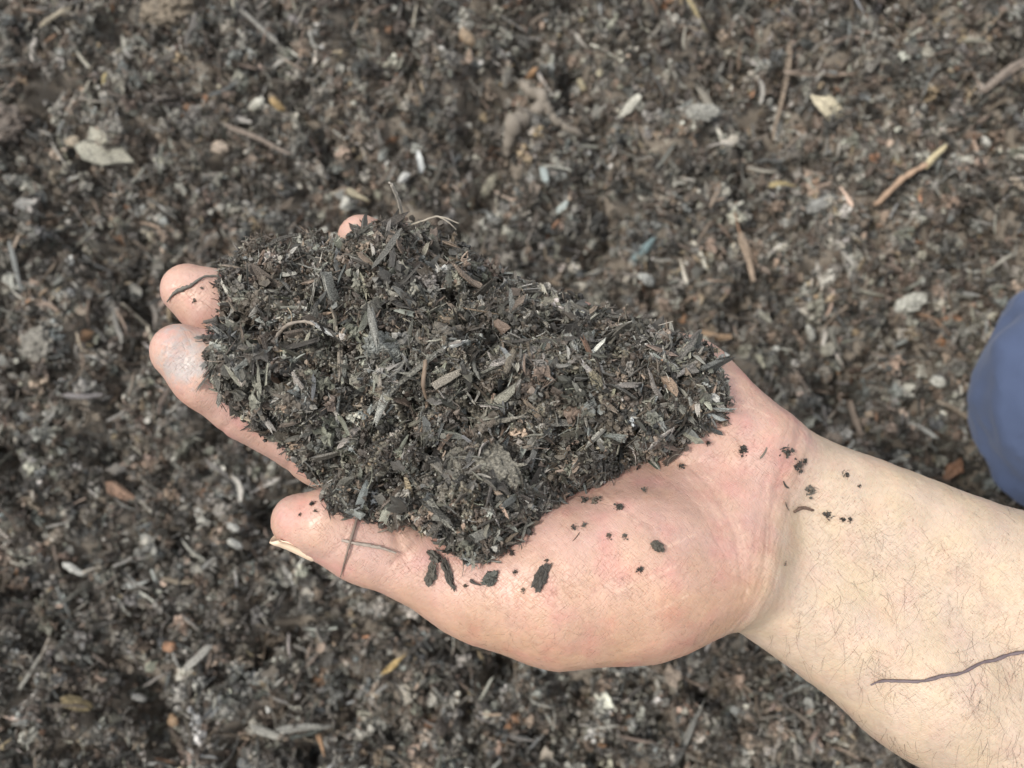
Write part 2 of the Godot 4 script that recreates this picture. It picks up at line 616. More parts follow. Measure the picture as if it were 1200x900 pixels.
func build_jeans(person: Node3D) -> void:
	# bent knee of a trouser leg: thigh to the hip, shin down to the ground
	bones_clear()
	var knee := Vector3(329.5, -7.3, -205.0)
	bone(0, knee, 73.0, knee + Vector3(330, 60, 60), 90.0)
	bone(0, knee, 72.0, knee + Vector3(150, -170, -60), 60.0)
	bone(0, knee + Vector3(150, -170, -60), 54.0, knee + Vector3(330, -330, -80), 60.0)
	bone(0, knee + Vector3(-3, 8, 4), 56.0, knee + Vector3(30, -36, 0), 58.0)
	var lo := knee - Vector3(90, 470, 190)
	var hi := knee + Vector3(430, 170, 170)
	var nets := surface_nets(steps_of(lo.x, knee.x + 60.0, 3.4, hi.x, 9.0), steps_of(lo.y, hi.y, 4.2), steps_of(lo.z, hi.z, 4.2))
	var v: PackedVector3Array = nets[0]
	var n := normals_of(v, nets[1])
	var folds := noise(14, 0.016, 3)
	var wr := noise(15, 0.05, 2)
	for i in v.size():
		var p := v[i]
		var d := folds.get_noise_3d(p.x * 1.6, p.y * 0.7, p.z) * 9.0 + wr.get_noise_3d(p.x, p.y * 2.0, p.z) * 1.2
		v[i] = (p + n[i] * d) * 0.001
	var m := mat("denim", lin(0.072, 0.098, 0.172), 0.85, 0.3)
	m.uv1_triplanar = true
	m.uv1_scale = Vector3(18, 18, 18)
	var weave := noise(16, 0.35, 2)
	m.albedo_texture = noise_tex(weave, 512, ramp([[0.0, Color(0.74, 0.76, 0.80)], [0.5, Color(0.9, 0.9, 0.92)], [1.0, Color(1, 1, 1)]]))
	m.rim_enabled = true
	m.rim = 0.35
	var o := part("jeans_leg", smooth_mesh(v, nets[1]), m, person)
	tag(o, "bent knee of faded blue jeans")

# ---------------------------------------------------------------- bits of compost
var CRUMB := []
var CHIP := []
var WIDE := []
var FLAKE := []
var FIBRE := []
var CLUMP := []
var compost_mat: StandardMaterial3D
var PAL := {}

func ico() -> Array:
	var t := (1.0 + sqrt(5.0)) / 2.0
	var v := PackedVector3Array([Vector3(-1, t, 0), Vector3(1, t, 0), Vector3(-1, -t, 0), Vector3(1, -t, 0), Vector3(0, -1, t), Vector3(0, 1, t), Vector3(0, -1, -t), Vector3(0, 1, -t), Vector3(t, 0, -1), Vector3(t, 0, 1), Vector3(-t, 0, -1), Vector3(-t, 0, 1)])
	for i in v.size(): v[i] = v[i].normalized()
	var f := PackedInt32Array([0, 5, 11, 0, 1, 5, 0, 7, 1, 0, 10, 7, 0, 11, 10, 1, 9, 5, 5, 4, 11, 11, 2, 10, 10, 6, 7, 7, 8, 1, 3, 4, 9, 3, 2, 4, 3, 6, 2, 3, 8, 6, 3, 9, 8, 4, 5, 9, 2, 11, 4, 6, 10, 2, 8, 7, 6, 9, 1, 8])
	return [v, f]

# a lump about 1 across, dented and elongated; level: how often its faces are split
func add_crumb(v: PackedVector3Array, f: PackedInt32Array, c: PackedColorArray, r: RandomNumberGenerator, at: Vector3, size: Vector3, level := 1, rough := 0.35) -> void:
	var a := ico()
	for i in level: a = subdivided(a[0], a[1])
	var first := v.size()
	var n := noise(r.randi(), 0.9, 4 if level > 1 else 3)
	var turn := Basis.from_euler(Vector3(r.randf() * TAU, r.randf() * TAU, r.randf() * TAU))
	for p in a[0]:
		var q: Vector3 = p.normalized()
		q *= 0.5 * (1.0 + rough * 2.6 * n.get_noise_3dv(q * 1.5)) * (1.0 + r.randfn(0.0, 0.16 * rough / 0.4 if level < 2 else 0.02))
		v.append(at + turn * (q * size))
		var tone := clampf(0.72 + 0.6 * n.get_noise_3dv(q * 4.0) + r.randfn(0.0, 0.14), 0.3, 1.0)
		c.append(Color(tone, tone, tone))
	for i in a[1]: f.append(first + i)

# a wood chip of length 1 along x: grooved along the grain, torn at both ends
func add_chip(v: PackedVector3Array, f: PackedInt32Array, c: PackedColorArray, r: RandomNumberGenerator, at: Transform3D, w: float, th: float, sides := 7, stations := 5) -> void:
	var first := v.size()
	var ring := []
	for k in sides: ring.append([TAU * k / sides + r.randfn(0.0, 0.2), r.randf_range(0.55, 1.2), r.randfn(0.0, 0.08), r.randf_range(0.4, 1.0)])
	var bend := r.randfn(0.0, 0.045)
	var bend2 := r.randfn(0.0, 0.04)
	var twist := r.randfn(0.0, 0.5)
	var taper := r.randf_range(0.4, 1.0)
	for i in stations:
		var u := float(i) / (stations - 1)
		var wide := lerpf(1.0, taper, u) * (0.75 if i == 0 or i == stations - 1 else r.randf_range(0.9, 1.08))
		for k in sides:
			var g: Array = ring[k]
			var x: float = u - 0.5 + (g[2] * 1.6 if i == 0 or i == stations - 1 else 0.0)
			var ang: float = g[0] + twist * (u - 0.5)
			var q := Vector3(x, sin(ang) * th * 0.5 * g[1] * wide + bend * (4.0 * (u - 0.5) ** 2 - 0.3), cos(ang) * w * 0.5 * g[1] * wide + bend2 * (4.0 * (u - 0.5) ** 2 - 0.3))
			v.append(at * q)
			var tone: float = clampf(g[3] + r.randfn(0.0, 0.07), 0.4, 1.0)
			c.append(Color(tone, tone, tone))
	for i in stations - 1:
		for k in sides:
			var a := first + i * sides + k
			var b := first + i * sides + (k + 1) % sides
			f.append_array(PackedInt32Array([a, b, a + sides, b, b + sides, a + sides]))
	for k in range(1, sides - 1):
		f.append_array(PackedInt32Array([first, first + k + 1, first + k]))
		var e := first + (stations - 1) * sides
		f.append_array(PackedInt32Array([e, e + k, e + k + 1]))

# a torn, curled flake about 1 across, lying in xz
func add_flake(v: PackedVector3Array, f: PackedInt32Array, c: PackedColorArray, r: RandomNumberGenerator, at: Transform3D, long := 1.0, th := 0.07) -> void:
	const K := 10
	var first := v.size()
	var curl := r.randf_range(-0.5, 0.5)
	var curl2 := r.randf_range(-0.35, 0.35)
	var outline := []
	for k in K: outline.append(r.randf_range(0.28, 0.56))
	for layer in 2:
		for ring in 3:
			for k in (1 if ring == 0 else K):
				var a := TAU * k / K
				var rad: float = 0.0 if ring == 0 else outline[k] * (0.55 if ring == 1 else 1.0)
				var x := cos(a) * rad * long
				var z := sin(a) * rad
				var y := curl * x * x + curl2 * z * z + (0.5 - layer) * th * (1.0 if ring < 2 else 0.5) + r.randfn(0.0, 0.02)
				v.append(at * Vector3(x, y, z))
				var tone := clampf(r.randf_range(0.62, 1.0), 0.0, 1.0)
				c.append(Color(tone, tone, tone))
	var L := 1 + 2 * K
	for layer in 2:
		var o := first + layer * L
		for k in K:
			var k2 := (k + 1) % K
			var tris := [[o, o + 1 + k, o + 1 + k2], [o + 1 + k, o + 1 + K + k, o + 1 + k2], [o + 1 + k2, o + 1 + K + k, o + 1 + K + k2]]
			for t in tris:
				if layer == 0: f.append_array(PackedInt32Array([t[0], t[1], t[2]]))
				else: f.append_array(PackedInt32Array([t[0], t[2], t[1]]))
	for k in K:
		var a := first + 1 + K + k
		var b := first + 1 + K + (k + 1) % K
		f.append_array(PackedInt32Array([a, a + L, b, b, a + L, b + L]))

func add_fibre(v: PackedVector3Array, f: PackedInt32Array, c: PackedColorArray, r: RandomNumberGenerator, at: Transform3D, rad: float, n := 6, sides := 3) -> void:
	var pts := []
	var rr := []
	var p := Vector3(-0.5, 0, 0)
	var d := Vector3(1, r.randfn(0, 0.2), r.randfn(0, 0.3)).normalized()
	var curl := Vector3(0, r.randfn(0, 0.25), r.randfn(0, 0.3))
	var first := v.size()
	for i in n:
		pts.append(at * p)
		rr.append(rad * at.basis.get_scale().x * lerpf(1.0, 0.35, float(i) / (n - 1)) * r.randf_range(0.75, 1.25))
		p += d / (n - 1)
		d = (d + curl * 0.5 + Vector3(r.randfn(0, 0.1), r.randfn(0, 0.1), r.randfn(0, 0.1))).normalized()
	add_tube(v, f, pts, rr, sides)
	for i in v.size() - first:
		var tone := r.randf_range(0.6, 1.0)
		c.append(Color(tone, tone, tone))

func any_turn(r: RandomNumberGenerator) -> Basis:
	return Basis.from_euler(Vector3(r.randf() * TAU, r.randf() * TAU, r.randf() * TAU))

func make_bits() -> void:
	var r := RandomNumberGenerator.new()
	r.seed = 1234
	for i in 6:
		var v := PackedVector3Array()
		var f := PackedInt32Array()
		var c := PackedColorArray()
		add_crumb(v, f, c, r, Vector3.ZERO, Vector3(r.randf_range(0.8, 1.3), r.randf_range(0.5, 0.9), r.randf_range(0.6, 1.0)), 1, 0.4)
		CRUMB.append(flat_mesh(v, f, c))
	for i in 8:
		var v := PackedVector3Array()
		var f := PackedInt32Array()
		var c := PackedColorArray()
		add_chip(v, f, c, r, Transform3D(), r.randf_range(0.08, 0.3), r.randf_range(0.05, 0.13), 6, 4)
		CHIP.append(flat_mesh(v, f, c))
	for i in 8:
		var v := PackedVector3Array()
		var f := PackedInt32Array()
		var c := PackedColorArray()
		add_chip(v, f, c, r, Transform3D(), r.randf_range(0.18, 0.45), r.randf_range(0.06, 0.14), 7, 4)
		WIDE.append(flat_mesh(v, f, c))
	for i in 6:
		var v := PackedVector3Array()
		var f := PackedInt32Array()
		var c := PackedColorArray()
		add_flake(v, f, c, r, Transform3D(), r.randf_range(1.0, 1.8), 0.08)
		FLAKE.append(flat_mesh(v, f, c))
	for i in 5:
		var v := PackedVector3Array()
		var f := PackedInt32Array()
		var c := PackedColorArray()
		add_fibre(v, f, c, r, Transform3D(), r.randf_range(0.012, 0.03))
		FIBRE.append(flat_mesh(v, f, c))
	# crumbly aggregates: grains, shreds and fibres stuck together
	for i in 8:
		var v := PackedVector3Array()
		var f := PackedInt32Array()
		var c := PackedColorArray()
		for k in 16:
			var at := Vector3(r.randfn(0, 0.3), r.randfn(0, 0.18), r.randfn(0, 0.3))
			add_crumb(v, f, c, r, at, Vector3.ONE * r.randf_range(0.12, 0.45), 0 if k > 2 else 1, 0.45)
		for k in 14:
			var at := Vector3(r.randfn(0, 0.34), r.randfn(0, 0.22), r.randfn(0, 0.34))
			add_chip(v, f, c, r, Transform3D(any_turn(r).scaled(Vector3.ONE * r.randf_range(0.35, 0.9)), at), r.randf_range(0.08, 0.3), 0.08, 4, 3)
		for k in 4:
			add_fibre(v, f, c, r, Transform3D(any_turn(r).scaled(Vector3.ONE * r.randf_range(0.4, 0.9)), Vector3(r.randfn(0, 0.25), r.randfn(0, 0.2), r.randfn(0, 0.25))), 0.02, 5)
		for k in 1:
			add_flake(v, f, c, r, Transform3D(any_turn(r).scaled(Vector3.ONE * r.randf_range(0.35, 0.7)), Vector3(r.randfn(0, 0.3), r.randfn(0, 0.2), r.randfn(0, 0.3))), 1.3)
		CLUMP.append(flat_mesh(v, f, c))
	compost_mat = mat("compost", Color.WHITE, 0.42, 0.55)
	compost_mat.vertex_color_use_as_albedo = true
	compost_mat.uv1_triplanar = true
	compost_mat.uv1_scale = Vector3(1.7, 1.7, 1.7)
	compost_mat.albedo_texture = noise_tex(noise(21, 0.045, 5), 256, ramp([[0.2, Color(0.5, 0.5, 0.5)], [0.5, Color(0.8, 0.8, 0.79)], [0.8, Color(1, 1, 1)]]))
	compost_mat.normal_enabled = true
	var nt := noise_tex(noise(22, 0.05, 3), 256)
	nt.as_normal_map = true
	nt.bump_strength = 12.0
	compost_mat.normal_texture = nt
	PAL = {
		black = Vector3(0.062, 0.055, 0.047), umber = Vector3(0.118, 0.095, 0.076), grey = Vector3(0.245, 0.235, 0.218), moss = Vector3(0.172, 0.172, 0.145),
		brown = Vector3(0.22, 0.168, 0.135), ash = Vector3(0.42, 0.41, 0.375), straw = Vector3(0.50, 0.40, 0.27), rust = Vector3(0.24, 0.135, 0.08), slate = Vector3(0.19, 0.2, 0.198), white = Vector3(0.78, 0.77, 0.73),
	}

func pick(r: RandomNumberGenerator, weights: Dictionary) -> Color:
	var total := 0.0
	for k in weights: total += weights[k]
	var at := r.randf() * total
	var got: Vector3 = PAL.black
	for k in weights:
		at -= weights[k]
		if at <= 0.0:
			got = PAL[k]
			break
	var j := exp(r.randfn(0.0, 0.55))
	got = got * minf(j, 0.5 / got.x if got.x < 0.6 else 1.2)
	return Color(got.x * (1.0 + r.randfn(0, 0.03)), got.y, got.z * (1.0 + r.randfn(0, 0.035)))

func scatter(called: String, meshes: Array, places: Array, tints: Array, parent: Node) -> void:
	# places are dealt out to the variants in turn
	var n := meshes.size()
	for k in n:
		var mm := MultiMesh.new()
		mm.transform_format = MultiMesh.TRANSFORM_3D
		mm.use_colors = true
		mm.mesh = meshes[k]
		var count := 0
		for i in range(k, places.size(), n): count += 1
		mm.instance_count = count
		var at := 0
		for i in range(k, places.size(), n):
			mm.set_instance_transform(at, places[i])
			mm.set_instance_color(at, tints[i])
			at += 1
		var o := MultiMeshInstance3D.new()
		o.name = called
		o.multimesh = mm
		o.material_override = compost_mat
		o.set_meta("kind", "stuff")
		parent.add_child(o, true)

# frame lying on a surface: y along the normal, tipped and spun at random
func lying(r: RandomNumberGenerator, n: Vector3, tip: float) -> Basis:
	var up := (n + Vector3(r.randfn(0, tip), r.randfn(0, tip), r.randfn(0, tip))).normalized()
	var x := up.cross(Vector3(r.randf() - 0.5, r.randf() - 0.5, r.randf() - 0.5).normalized()).normalized()
	return Basis(x, up, x.cross(up))

# ---------------------------------------------------------------- the ground: a bed of compost
func ground_base(z: float) -> float:
	# the bank rises away from the hand, then levels off on both sides
	var k := tan(deg_to_rad(SLOPE))
	var a := absf(z)
	var s := a if a < 0.7 else 0.7 + 0.5 * (1.0 - exp(-(a - 0.7) / 0.5))
	return -k * s * signf(z)

func ground_y(x: float, z: float) -> float:
	return ground_base(z) + noise_a.get_noise_2d(x, z) * 0.024 + noise_b.get_noise_2d(x, z) * 0.018 - maxf(0.0, ridge.get_noise_2d(x, z) - 0.18) * 0.06 + noise_c.get_noise_2d(x, z) * 0.004

func ground_normal(x: float, z: float) -> Vector3:
	const E := 0.004
	return Vector3(ground_y(x - E, z) - ground_y(x + E, z), 2.0 * E, ground_y(x, z - E) - ground_y(x, z + E)).normalized()

func build_ground() -> Node3D:
	noise_a = noise(41, 9.0, 2)
	noise_b = noise(42, 32.0, 2)
	noise_c = noise(43, 110.0, 2)
	ridge = noise(47, 15.0, 2)
	var lines := []
	for axis in 2:
		var l := PackedFloat32Array()
		var x := 0.0
		var step := 0.006
		while x < 40.0:
			l.append(x)
			if x > 0.62: step *= 1.25
			x += step
		var both := PackedFloat32Array()
		for i in range(l.size() - 1, 0, -1): both.append(-l[i])
		both.append_array(l)
		lines.append(both)
	var v := PackedVector3Array()
	var f := PackedInt32Array()
	var X: PackedFloat32Array = lines[0]
	var Z: PackedFloat32Array = lines[1]
	for z in Z:
		for x in X:
			v.append(Vector3(x, ground_y(x, z) - 0.010, z))
	var W := X.size()
	for j in Z.size() - 1:
		for i in W - 1:
			var a := j * W + i
			f.append_array(PackedInt32Array([a, a + 1, a + W, a + 1, a + W + 1, a + W]))
	var m := mat("soil", lin(0.14, 0.122, 0.103), 0.85, 0.4)
	var ground := part("ground", smooth_mesh(v, f), m, self)
	tag(ground, "bed of dark shredded compost with bark and wood scraps", "", "", "structure")
	var r := RandomNumberGenerator.new()
	r.seed = 501
	# drier, browner material in patches, mostly up the bank
	var dry := noise(45, 5.0, 2)
	var patch := noise(46, 24.0, 3)
	var moist := {black = 6.5, umber = 4.0, grey = 3.6, moss = 0.5, slate = 1.6, brown = 1.2, ash = 1.5, rust = 0.1, straw = 0.1}
	var dried := {black = 3.4, umber = 4.4, grey = 4.6, moss = 0.2, slate = 0.8, brown = 3.4, ash = 3.2, rust = 0.22, straw = 0.35}
	var sets := [["crumbs", CLUMP, 45000, 3.5, 9.0, 0.8, 2.4], ["crumbs", CLUMP, 32000, 3.0, 11.0, 0.7, 0.35], ["loose_grains", CRUMB, 30000, 1.0, 5.0, 0.8, 0.4], ["shreds", CHIP, 42000, 3.5, 19.0, 0.7, 0.15], ["flakes", FLAKE, 9000, 2.5, 10.0, 0.8, 0.1], ["root_fibres", FIBRE, 12000, 6.0, 26.0, 0.5, 0.1]]
	for s in sets:
		var places := []
		var tints := []
		for i in s[2]:
			var x := r.randf_range(-0.55, 0.55)
			var z := r.randf_range(-0.56, 0.40)
			var size: float = lerpf(s[3], s[4], r.randf() ** 2.2) * 0.001
			var n := ground_normal(x, z)
			var at: Vector3 = Vector3(x, ground_y(x, z), z) + n * size * (r.randf() * 0.5 - s[6]) * 0.6
			places.append(Transform3D(lying(r, n, s[5]).scaled(Vector3.ONE * size), at))
			var tinge := dry.get_noise_2d(x, z) * 0.8 + 0.2 - z * 1.3 + x * 0.3 > r.randf_range(-0.3, 0.7)
			tints.append(pick(r, dried if tinge else moist) * 1.28 * exp(0.8 * patch.get_noise_2d(x, z)))
		scatter(s[0], s[1], places, tints, ground)
	var places := []
	var tints := []
	for i in 7500:
		var x := r.randf_range(-0.5, 0.5)
		var z := r.randf_range(-0.55, 0.36)
		var size: float = lerpf(0.7, 4.0, r.randf() ** 3.5) * 0.001
		places.append(Transform3D(any_turn(r).scaled(Vector3.ONE * size), Vector3(x, ground_y(x, z) + 0.002, z)))
		tints.append(pick(r, {white = 3.0, ash = 3.0, straw = 1.0}))
	scatter("grit_and_glints", CRUMB, places, tints, ground)  # real grit, plus pale crumbs put in as painted glints of light
	# the largest scraps, each on its own
	var kinds := [["wood_chip", CHIP, 12.0, 26.0], ["bark_flake", FLAKE, 7.0, 14.0], ["clod", CLUMP, 7.0, 12.0]]
	for s in kinds:
		var mats := []
		for k in 14: mats.append(tinted(pick(r, dried if s[0] != "clod" else {black = 2.0, umber = 5.0, brown = 4.0, moss = 1.0, grey = 1.0})))
		for i in 100:
			var x := r.randf_range(-0.37, 0.37)
			var z := r.randf_range(-0.42, 0.27)
			var size: float = lerpf(s[2], s[3], r.randf() ** 2.0) * 0.001
			var n := ground_normal(x, z)
			var o := part(s[0], s[1][r.randi() % s[1].size()], mats[r.randi() % 14], ground)
			o.transform = Transform3D(lying(r, n, 0.25).scaled(Vector3.ONE * size), Vector3(x, ground_y(x, z) + 0.0025, z))
	return ground

var tint_cache := {}
func tinted(c: Color, rough := 0.62) -> StandardMaterial3D:
	var key := "%.3f %.3f %.3f %.2f" % [c.r, c.g, c.b, rough]
	if not tint_cache.has(key):
		var m: StandardMaterial3D = compost_mat.duplicate()
		m.albedo_color = lin(c.r, c.g, c.b)
		m.roughness = rough
		tint_cache[key] = m
	return tint_cache[key]

# ---------------------------------------------------------------- the heap in the hand
var OUTLINE := [-94.1, 39.0, -87.8, 44.7, -77.9, 46.2, -66.3, 49.9, -58.5, 45.2, -52.0, 46.8, -44.2, 49.9, -37.7, 54.0, -29.9, 52.0, -20.8, 47.3, -10.4, 41.0, 1.3, 35.1, 13.0, 30.7, 26.0, 24.7, 37.7, 20.8, 49.4, 15.6, 58.7, 10.9, 63.1, 1.3, 63.7, -5.2, 59.8, -12.9, 48.3, -20.3, 36.6, -24.7, 26.1, -30.3, 16.8, -32.5, 11.0, -36.2, 4.4, -41.7, -3.6, -46.9, -10.8, -49.3, -18.0, -45.2, -24.1, -41.9, -31.3, -39.5, -40.0, -37.8, -48.9, -34.7, -55.0, -29.5, -64.0, -25.1, -72.2, -14.8, -80.6, -6.4, -85.0, 0.0, -86.5, 10.2, -90.3, 16.8, -87.8, 22.1, -90.9, 28.6]
const TH := 640
var heap_mid := Vector2(-15.6, 0.0)
var heap_r := PackedFloat32Array()
var heap_z := PackedFloat32Array()
var clod_n: FastNoiseLite
var crumb_n: FastNoiseLite
var hollow_n: FastNoiseLite
var heap_core := 0.0

func heap_setup() -> void:
	clod_n = noise(61, 0.055, 2)
	crumb_n = noise(62, 0.22, 3)
	hollow_n = noise(66, 0.085, 2)
	var pts := []
	for i in range(0, OUTLINE.size(), 2): pts.append(Vector2(OUTLINE[i], OUTLINE[i + 1]))
	for k in TH:
		var d := Vector2.from_angle(TAU * k / TH)
		var best := 10.0
		for i in pts.size():
			var hit = Geometry2D.segment_intersects_segment(heap_mid, heap_mid + d * 200.0, pts[i], pts[(i + 1) % pts.size()])
			if hit != null: best = maxf(best, heap_mid.distance_to(hit))
		heap_r.append(best)
		var q := heap_mid + d * best * 0.97
		var z := skin_z(q.x, q.y)
		if z < -45.0: z = -0.42 * q.y - 8.0
		heap_z.append(z)
	for pass_ in 12:
		var old := heap_z.duplicate()
		for k in TH: heap_z[k] = (old[k] * 2.0 + old[(k + 1) % TH] + old[(k + TH - 1) % TH]) * 0.25
	var sum := 0.0
	for z in heap_z: sum += z
	heap_core = sum / TH

func heap_at(x: float, y: float) -> float:
	var d := Vector2(x, y) - heap_mid
	var a := fposmod(d.angle(), TAU) / TAU * TH
	var k := int(a) % TH
	var t := a - int(a)
	var rad := lerpf(heap_r[k], heap_r[(k + 1) % TH], t)
	var ze := lerpf(heap_z[k], heap_z[(k + 1) % TH], t)
	var s := minf(d.length() / rad, 1.0)
	var base := lerpf(heap_core - 0.25 * y, ze, s * s)
	var z := base + 23.0 * (1.0 - s ** 2.6) ** 0.75 - 1.0
	var inner := smoothstep(1.0, 0.8, s)
	var hollow := maxf(0.0, hollow_n.get_noise_2d(x, y) - 0.12) * 22.0 * inner
	return z + (clod_n.get_noise_2d(x, y) * 6.0 + crumb_n.get_noise_2d(x, y) * 5.0) * (0.35 + 0.65 * inner) - hollow

func heap_normal(x: float, y: float) -> Vector3:
	const E := 0.8
	return Vector3(heap_at(x - E, y) - heap_at(x + E, y), heap_at(x, y - E) - heap_at(x, y + E), 2.0 * E).normalized()

func build_heap() -> void:
	heap_setup()
	var grain := noise(64, 0.8, 3)
	var tone := noise(65, 0.11, 3)
	var heap := Node3D.new()
	heap.name = "compost_handful"
	heap.transform = hand_frame
	tag(heap, "dark crumbly heap of shredded compost filling the cupped palm", "compost")
	add_child(heap)
	var v := PackedVector3Array()
	var f := PackedInt32Array()
	const NS := 130
	for j in NS + 1:
		for k in TH:
			var s := float(j) / NS
			var q := heap_mid + Vector2.from_angle(TAU * k / TH) * heap_r[k] * s
			v.append((Vector3(q.x, q.y, heap_at(q.x, q.y)) + Vector3(grain.get_noise_2d(q.x, q.y + 50.0) * 0.8, grain.get_noise_2d(q.x + 90.0, q.y) * 0.8, grain.get_noise_2d(q.x, q.y) * 1.5)) * 0.001)
	# underside: sunk into the palm
	for k in TH:
		var q := heap_mid + Vector2.from_angle(TAU * k / TH) * heap_r[k] * 0.9
		v.append(Vector3(q.x, q.y, heap_z[k] - 7.0) * 0.001)
	v.append(Vector3(heap_mid.x, heap_mid.y, heap_core - 12.0) * 0.001)
	for j in NS + 1:
		for k in TH:
			var a := j * TH + k
			var b := j * TH + (k + 1) % TH
			f.append_array(PackedInt32Array([a, b, a + TH, b, b + TH, a + TH]))
	var e := (NS + 1) * TH
	for k in TH: f.append_array(PackedInt32Array([e + k, e + (k + 1) % TH, e + TH]))
	part("soil_body", smooth_mesh(v, f), mat("caked_soil", lin(0.165, 0.15, 0.122), 0.8, 0.4), heap)
	var r := RandomNumberGenerator.new()
	r.seed = 777
	var mix := {black = 5.0, umber = 2.6, grey = 4.2, moss = 3.4, slate = 1.8, brown = 0.9, ash = 1.3, straw = 0.12, rust = 0.08}
	# some places are caked together and greyer
	var caked := noise(63, 0.05, 2)
	var clod_mix := {black = 4.0, umber = 3.5, moss = 2.0, grey = 2.0, brown = 1.0, slate = 0.8}
	var cake_mix := {grey = 4.0, moss = 4.0, umber = 2.5, black = 1.5, ash = 1.4, brown = 1.0}
	var sets := [["crumbs", CLUMP, 7500, 1.4, 5.0, 0.8, -0.1], ["loose_grains", CRUMB, 45000, 0.2, 0.9, 0.8, 0.5], ["shreds", WIDE, 14000, 1.5, 8.5, 0.45, 0.1], ["flakes", FLAKE, 3500, 1.2, 5.0, 0.5, 0.1], ["root_fibres", FIBRE, 7000, 2.0, 10.0, 0.4, 0.2]]
	for s in sets:
		var places := []
		var tints := []
		for i in s[2]:
			var q := heap_spot(r, 1.0)
			var n := heap_normal(q.x, q.y)
			var size: float = lerpf(s[3], s[4], r.randf() ** 2.0)
			var at: Vector3 = Vector3(q.x, q.y, heap_at(q.x, q.y)) + n * (size * r.randf_range(-0.3, 0.3) + s[6] * r.randf_range(-1.0, 3.0))
			var cake := caked.get_noise_2d(q.x, q.y) > r.randf_range(-0.08, 0.3)
			if cake and s[0] != "loose_grains" and r.randf() < 0.7: continue
			places.append(Transform3D(lying(r, n, s[5]).scaled(Vector3.ONE * size * 0.001), at * 0.001))
			tints.append(pick(r, clod_mix if s[0] == "crumbs" else cake_mix if cake else mix) * 1.2 * exp(0.7 * tone.get_noise_2d(q.x, q.y)))
		scatter(s[0], s[1], places, tints, heap)
	var places := []
	var tints := []
	for i in 1700:
		var q := heap_spot(r, 0.98)
		var n := heap_normal(q.x, q.y)
		var size := lerpf(0.22, 0.8, r.randf() ** 3.0)
		places.append(Transform3D(any_turn(r).scaled(Vector3.ONE * size * 0.001), (Vector3(q.x, q.y, heap_at(q.x, q.y)) + n * r.randf_range(0.4, 1.6)) * 0.001))
		tints.append(pick(r, {white = 5.0, ash = 2.0, straw = 0.5}))
	scatter("grit_and_glints", CRUMB, places, tints, heap)
	var kinds := [["wood_fragment", WIDE, 6.0, 16.0], ["bark_flake", FLAKE, 3.5, 7.0], ["clod", CLUMP, 5.0, 9.0]]
	for s in kinds:
		var mats := []
		for k in 12: mats.append(tinted(pick(r, mix if k < 9 and s[0] == "wood_fragment" else {black = 2.0, umber = 2.0, brown = 2.0, moss = 2.0})))
		for i in (190 if s[0] == "wood_fragment" else 55):
			var q := heap_spot(r, 0.95)
			var n := heap_normal(q.x, q.y)
			var size: float = lerpf(s[2], s[3], r.randf() ** 2.0)
			var o := part(s[0], s[1][r.randi() % s[1].size()], mats[r.randi() % 12], heap)
			o.transform = Transform3D(lying(r, n, 0.3).scaled(Vector3.ONE * size * 0.001), (Vector3(q.x, q.y, heap_at(q.x, q.y)) + n * 1.5) * 0.001)

func heap_spot(r: RandomNumberGenerator, reach: float) -> Vector2:
	while true:
		var d := Vector2(r.randf_range(-90, 90), r.randf_range(-60, 60))
		var k := int(fposmod(d.angle(), TAU) / TAU * TH) % TH
		var s := d.length() / heap_r[k]
		# the steep rim has more surface
		if s < reach and r.randf() < (0.55 if s < 0.75 else 1.0): return heap_mid + d
	return heap_mid

# ---------------------------------------------------------------- single pieces one can point at
# on: "heap" or "skin" (spots in mm in the hand's frame) or "ground" (metres)
func spot(on: String, x: float, y: float, lift: float) -> Vector3:
	if on == "ground": return Vector3(x, ground_y(x, y) + 0.006 + lift * 0.001, y)
	if on == "heap": return hand_frame * (Vector3(x, y, heap_at(x, y) + 4.0 + lift) * 0.001)
	var z := skin_z(x, y)
	return hand_frame * (Vector3(x, y, maxf(z, -40.0) + lift) * 0.001)

func up_at(on: String, x: float, y: float) -> Vector3:
	if on == "ground": return (ground_normal(x, y) * 0.35 + Vector3(0.0, 0.97, 0.24)).normalized()
	if on == "heap": return hand_frame.basis * (heap_normal(x, y) + Vector3(0, 0, 0.8)).normalized()
	return hand_frame.basis * skin_normal(Vector3(x, y, skin_z(x, y)))

func put(o: Node3D, label: String, category: String, group: String) -> void:
	o.name = numbered(o.name)
	tag(o, label, category, group)
	add_child(o)

